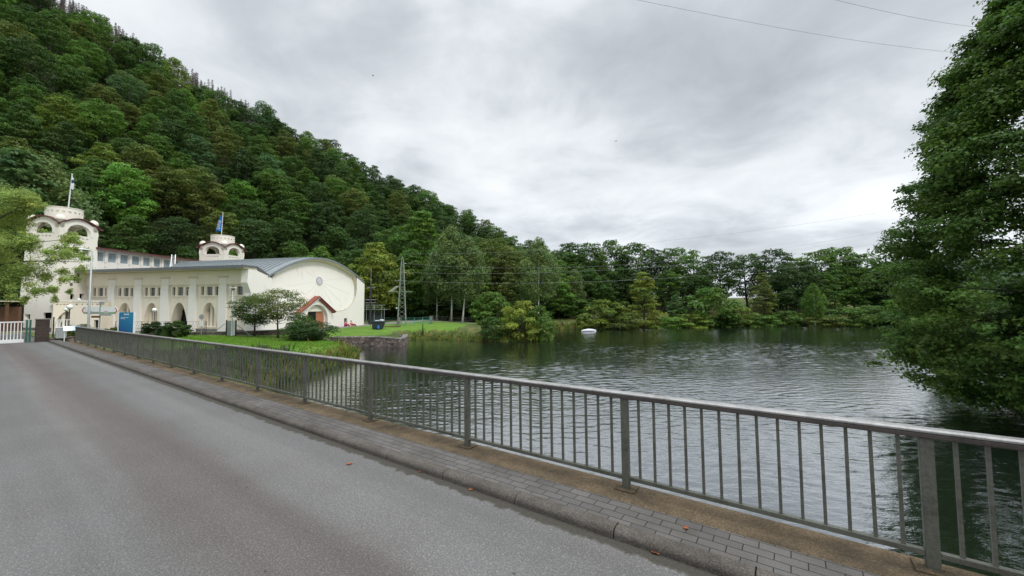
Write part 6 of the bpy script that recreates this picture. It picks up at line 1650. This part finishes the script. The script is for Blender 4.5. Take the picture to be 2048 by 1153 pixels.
bg_ = MB(); bg_.lathe([(0.02, zb + 0.55), (0.16, zb + 0.42), (0.2, zb + 0.15), (0.12, zb + 0.02), (0.01, zb)], (0.05, -0.66), 10); bg_.build('bag', M['flagblue'], t)
# pylon
pb = at_Y(803.5, 650, 68); zb = gz(pb[0], pb[1]); ztp = at_Y(804.5, 513, 68)[2]
t = thing('lattice_pylon', 'slim green-grey steel lattice pylon with short crossarms at the lake', 'pylon', (pb[0], pb[1], zb), 0.2)
hb, ht_ = 0.72, 0.20; zs = ztp - 1.0
def hwp_(z): return hb + (ht_ - hb) * (z - zb) / (zs - zb)
lg = []
for i, j in ((-1, -1), (1, -1), (1, 1), (-1, 1)):
    MB().beam((i * hb, j * hb, zb - 0.2), (i * ht_, j * ht_, zs), 0.09, 0.09).build('leg', M['pylonsteel'], t)
lat = MB(); z = zb + 0.1; k = 0
while z < zs - 0.3:
    st = hwp_(z) * 1.15 + 0.12; z2 = min(zs, z + st); a, b = hwp_(z), hwp_(z2); sg = 1 if k % 2 else -1
    for f in range(4):
        def c4(s_, w_, zz):
            return [(s_ * w_, -w_, zz), (w_, s_ * w_, zz), (-s_ * w_, w_, zz), (-w_, -s_ * w_, zz)][f]
        lat.beam(c4(-sg, a, z), c4(sg, b, z2), 0.045, 0.045)
    z = z2; k += 1
lat.build('lattice', M['pylonsteel'], t)
tp_ = MB()
for i, j in ((-1, -1), (1, -1), (1, 1), (-1, 1)): tp_.beam((i * ht_, j * ht_, zs), (0, 0, ztp), 0.05, 0.05)
tp_.build('peak', M['pylonsteel'], t)
def zy(py): return at_Y(804, py, 68)[2]
for py, l0, l1 in ((562, -1.25, 0.65), (584, -2.3, 1.75)):
    z = zy(py); a = MB(); a.beam((l0, -0.3, z), (l1, -0.3, z), 0.07, 0.07); a.beam((l0, 0.3, z), (l1, 0.3, z), 0.07, 0.07)
    for q in np.linspace(l0, l1, 6): a.beam((q, -0.3, z), (q, 0.3, z), 0.05, 0.05)
    a.build('crossarm', M['pylonsteel'], t)
for dx in (0, 0.35): MB().beam((-2.2 + dx, 0, zy(584)), (-0.9 + dx, 0, zy(572)), 0.07, 0.07).build('insulator', M['white'], t)
for py in (527, 545, 562, 584):
    MB().tube([(0.3, 0, zy(py)), (0.65, 0, zy(py) - 0.05)], 0.06, 6).build('insulator', M['galv'], t)
bx = MB().box(-hb - 0.3, -hb - 0.05, -0.1, 0.1, zy(618), zy(615)).build('lamp', M['white'], t)
# power lines from the pylon towards the right bank
wm = simple('wire_aluminium', (0.30, 0.31, 0.32), 0.5, 0.05)
A_ = np.array([pb[0] + 0.6, 68.0]); B_ = np.array([82.0, 50.0])
def wire(py0, pts, label):
    ts, zs_ = [0.0], [zy(py0) - 0.05]
    for px, py in pts:
        r = ray(px, py); k = r[0] / r[1]
        tt = (k * A_[1] - A_[0]) / ((B_[0] - A_[0]) - k * (B_[1] - A_[1])); Y = A_[1] + tt * (B_[1] - A_[1]); ts.append(tt); zs_.append(EYE + r[2] / r[1] * Y)
    co = np.polyfit(ts, zs_, 2)
    P_ = [(A_[0] + (B_[0] - A_[0]) * q - A_[0], A_[1] + (B_[1] - A_[1]) * q - A_[1], float(np.polyval(co, q))) for q in np.linspace(0, 1, 40)]
    o = MB().tube([(a, b, c_ - zs_[0]) for a, b, c_ in P_], 0.011, 5).build('power_line', wm); o.location = (A_[0], A_[1], zs_[0])
    tag(o, label, 'wire', 'power lines from the pylon')
wire(562, [(1150, 565), (1782, 512)], 'lowest of the wires running right from the pylon over the lake')
wire(545, [(1150, 543.5), (1800, 482)], 'second lowest wire running right from the pylon over the lake')
wire(527, [(1250, 530), (1813, 454)], 'second highest wire running right from the pylon over the lake')
wire(508, [(1475, 466), (1731, 430)], 'highest wire running right from the pylon top over the lake')
for (a, b, ya, yb, lb) in (((1200, -15), (1990, 113), 20, 34, 'lower one of the two wires crossing the top right of the sky'), ((1600, -17), (2060, 62), 20, 34, 'upper one of the two wires crossing the top right of the sky')):
    p, q = Vector(at_Y(*a, ya)), Vector(at_Y(*b, yb)); pts = [p.lerp(q, k / 20) + Vector((0, 0, -0.5 * math.sin(math.pi * k / 20))) for k in range(21)]
    o = MB().tube([x_ - p for x_ in pts], 0.010, 5).build('power_line', wm); o.location = p; tag(o, lb, 'wire', 'wires crossing overhead')

# ------------------------------------------------------------------ boat, birds, people
p = at_Y(1177.5, 661, 73.5); t = thing('boat', 'small covered white boat moored on the lake near the far bank', 'boat', (p[0], p[1], WATER), 0.1)
def hullring(x, wd, z0, z1): return [(x, -wd * 0.55, z0), (x, -wd, z1), (x, wd, z1), (x, wd * 0.55, z0)]
secs = [(-1.35, 0.40), (-0.9, 0.55), (0, 0.62), (0.8, 0.5), (1.25, 0.24), (1.42, 0.03)]
h_ = MB(); vs = []
for x, wd in secs: vs += hullring(x, wd, WATER - 0.12, WATER + 0.17 + 0.05 * max(0, x))
h_.add(vs, [(4 * i + j, 4 * i + j + 1, 4 * i + 5 + j, 4 * i + 4 + j) for i in range(5) for j in (0, 2)] + [(4 * i, 4 * i + 4, 4 * i + 7, 4 * i + 3) for i in range(5)] + [(0, 1, 2, 3), (20, 21, 22, 23)])
h_.build('hull', M['white'], t)
c = MB(); vs = []
for x, wd in secs:
    for k in range(9):
        a = math.pi * k / 8; vs.append((x, -math.cos(a) * (wd + 0.04), WATER + 0.15 + 0.05 * max(0, x) + math.sin(a) * max(0.04, 0.34 - 0.17 * abs(x) ** 2) * (1 + 0.1 * math.sin(x * 7))))
c.add(vs, [(9 * i + k, 9 * i + k + 1, 9 * i + 10 + k, 9 * i + 9 + k) for i in range(5) for k in range(8)] + [tuple(range(9)), tuple(45 + k for k in range(8, -1, -1))])
c.build('cover', simple('grey_boat_cover', (0.55, 0.56, 0.60), 0.7, 0.15, 4, 0.2), t)
for px, py, Y, lb in ((746, 152, 60, 'tiny dark bird in the sky above the wooded slope'), (1232, 283, 60, 'tiny dark bird high in the sky over the lake')):
    x, y, z = at_Y(px, py, Y); b = MB(); b.tube([(-0.16, 0, 0), (0, 0, 0.0), (0.14, 0, 0.01)], [0.01, 0.045, 0.02], 6)
    b.add([(-0.05, 0, 0.02), (0.07, 0, 0.02), (-0.02, 0.16, 0.13), (-0.12, 0.34, 0.04)], [(0, 1, 2, 3)]); b.add([(-0.05, 0, 0.02), (0.07, 0, 0.02), (-0.02, -0.16, 0.13), (-0.12, -0.34, 0.04)], [(0, 1, 2, 3)])
    o = b.build('bird', M['darkmetal']); o.location = (x, y, z); o.rotation_euler = (0, 0, 0.6); tag(o, lb, 'bird', 'birds in the sky')
def skinned(name, verts, edges, radii, mat, parent, root=0, sub=1):
    me = bpy.data.meshes.new(name); me.from_pydata(verts, edges, []); me.materials.append(mat)
    o = bpy.data.objects.new(name, me); col.objects.link(o); o.parent = parent
    m_ = o.modifiers.new('skin', 'SKIN')
    if not me.skin_vertices:
        bm = bmesh.new(); bm.from_mesh(me); bm.verts.layers.skin.verify(); bm.to_mesh(me); bm.free()
    for i, r_ in enumerate(radii):
        me.skin_vertices[0].data[i].radius = (r_, r_); me.skin_vertices[0].data[i].use_root = (i == root)
    s_ = o.modifiers.new('sub', 'SUBSURF'); s_.levels = sub; s_.render_levels = sub
    m_.use_smooth_shade = True
    return o
skin = simple('skin', (0.55, 0.34, 0.25), 0.6, 0.05); hair = simple('dark_hair', (0.04, 0.025, 0.018), 0.8, 0.2)
def person(px, py, Y, rz, jacket, trousers, label, lean):
    x, y, _ = at_Y(px, py, Y); zb = gz(x, y); t = thing('person', label, 'person', (x, y, zb), rz, 'people sitting against the gable wall')
    # seated on the ground, facing +x, knees raised
    V = [(0, 0, .14), (-.05 - lean, 0, .38), (-.08 - lean, 0, .58), (-.06 - lean, 0, .68), (-.03 - lean, 0, .78), (-.03 - lean, 0, .90),      # pelvis .. head 5
         (.38, .11, .42), (.70, .12, .06), (.84, .13, .04), (.40, -.12, .36), (.74, -.12, .06), (.88, -.13, .04),            # legs
         (-.06 - lean, .19, .58), (.10 - lean, .26, .38), (.30, .20, .40), (-.06 - lean, -.19, .58), (.10 - lean, -.26, .36), (.30, -.20, .38)]
    E_ = [(0, 1), (1, 2), (2, 3), (3, 4), (4, 5), (0, 6), (6, 7), (7, 8), (0, 9), (9, 10), (10, 11), (2, 12), (12, 13), (13, 14), (2, 15), (15, 16), (16, 17)]
    R_ = [.13, .12, .13, .05, .085, .085, .075, .05, .045, .075, .05, .045, .06, .045, .035, .06, .045, .035]
    skinned('body', V, E_, R_, skin, t)
    skinned('jacket', [V[i] for i in (0, 1, 2, 12, 13, 14, 15, 16, 17)], [(0, 1), (1, 2), (2, 3), (3, 4), (4, 5), (2, 6), (6, 7), (7, 8)], [.15, .15, .155, .08, .065, .05, .08, .065, .05], jacket, t, 1)
    skinned('trousers', [V[i] for i in (0, 6, 7, 9, 10)], [(0, 1), (1, 2), (0, 3), (3, 4)], [.15, .095, .065, .095, .065], trousers, t)
    MB().ball((-.05 - lean, 0, .87), 0.105, 8, 1.0).build('hair', hair, t, absz=False, smooth=True)
mj = simple('magenta_jacket', (0.50, 0.03, 0.13), 0.8, 0.1); oj = simple('orange_red_jacket', (0.55, 0.13, 0.08), 0.8, 0.1); dkr = simple('dark_red_cloth', (0.25, 0.03, 0.03), 0.8, 0.1)
person(691.5, 655, 60.5, R(-10), mj, dkr, 'person in a magenta jacket sitting beside the small wall opening', 0.05)
person(704.0, 655, 61.5, R(-10), oj, dkr, 'person in orange red clothes sitting right of the magenta one by the wall', 0.12)
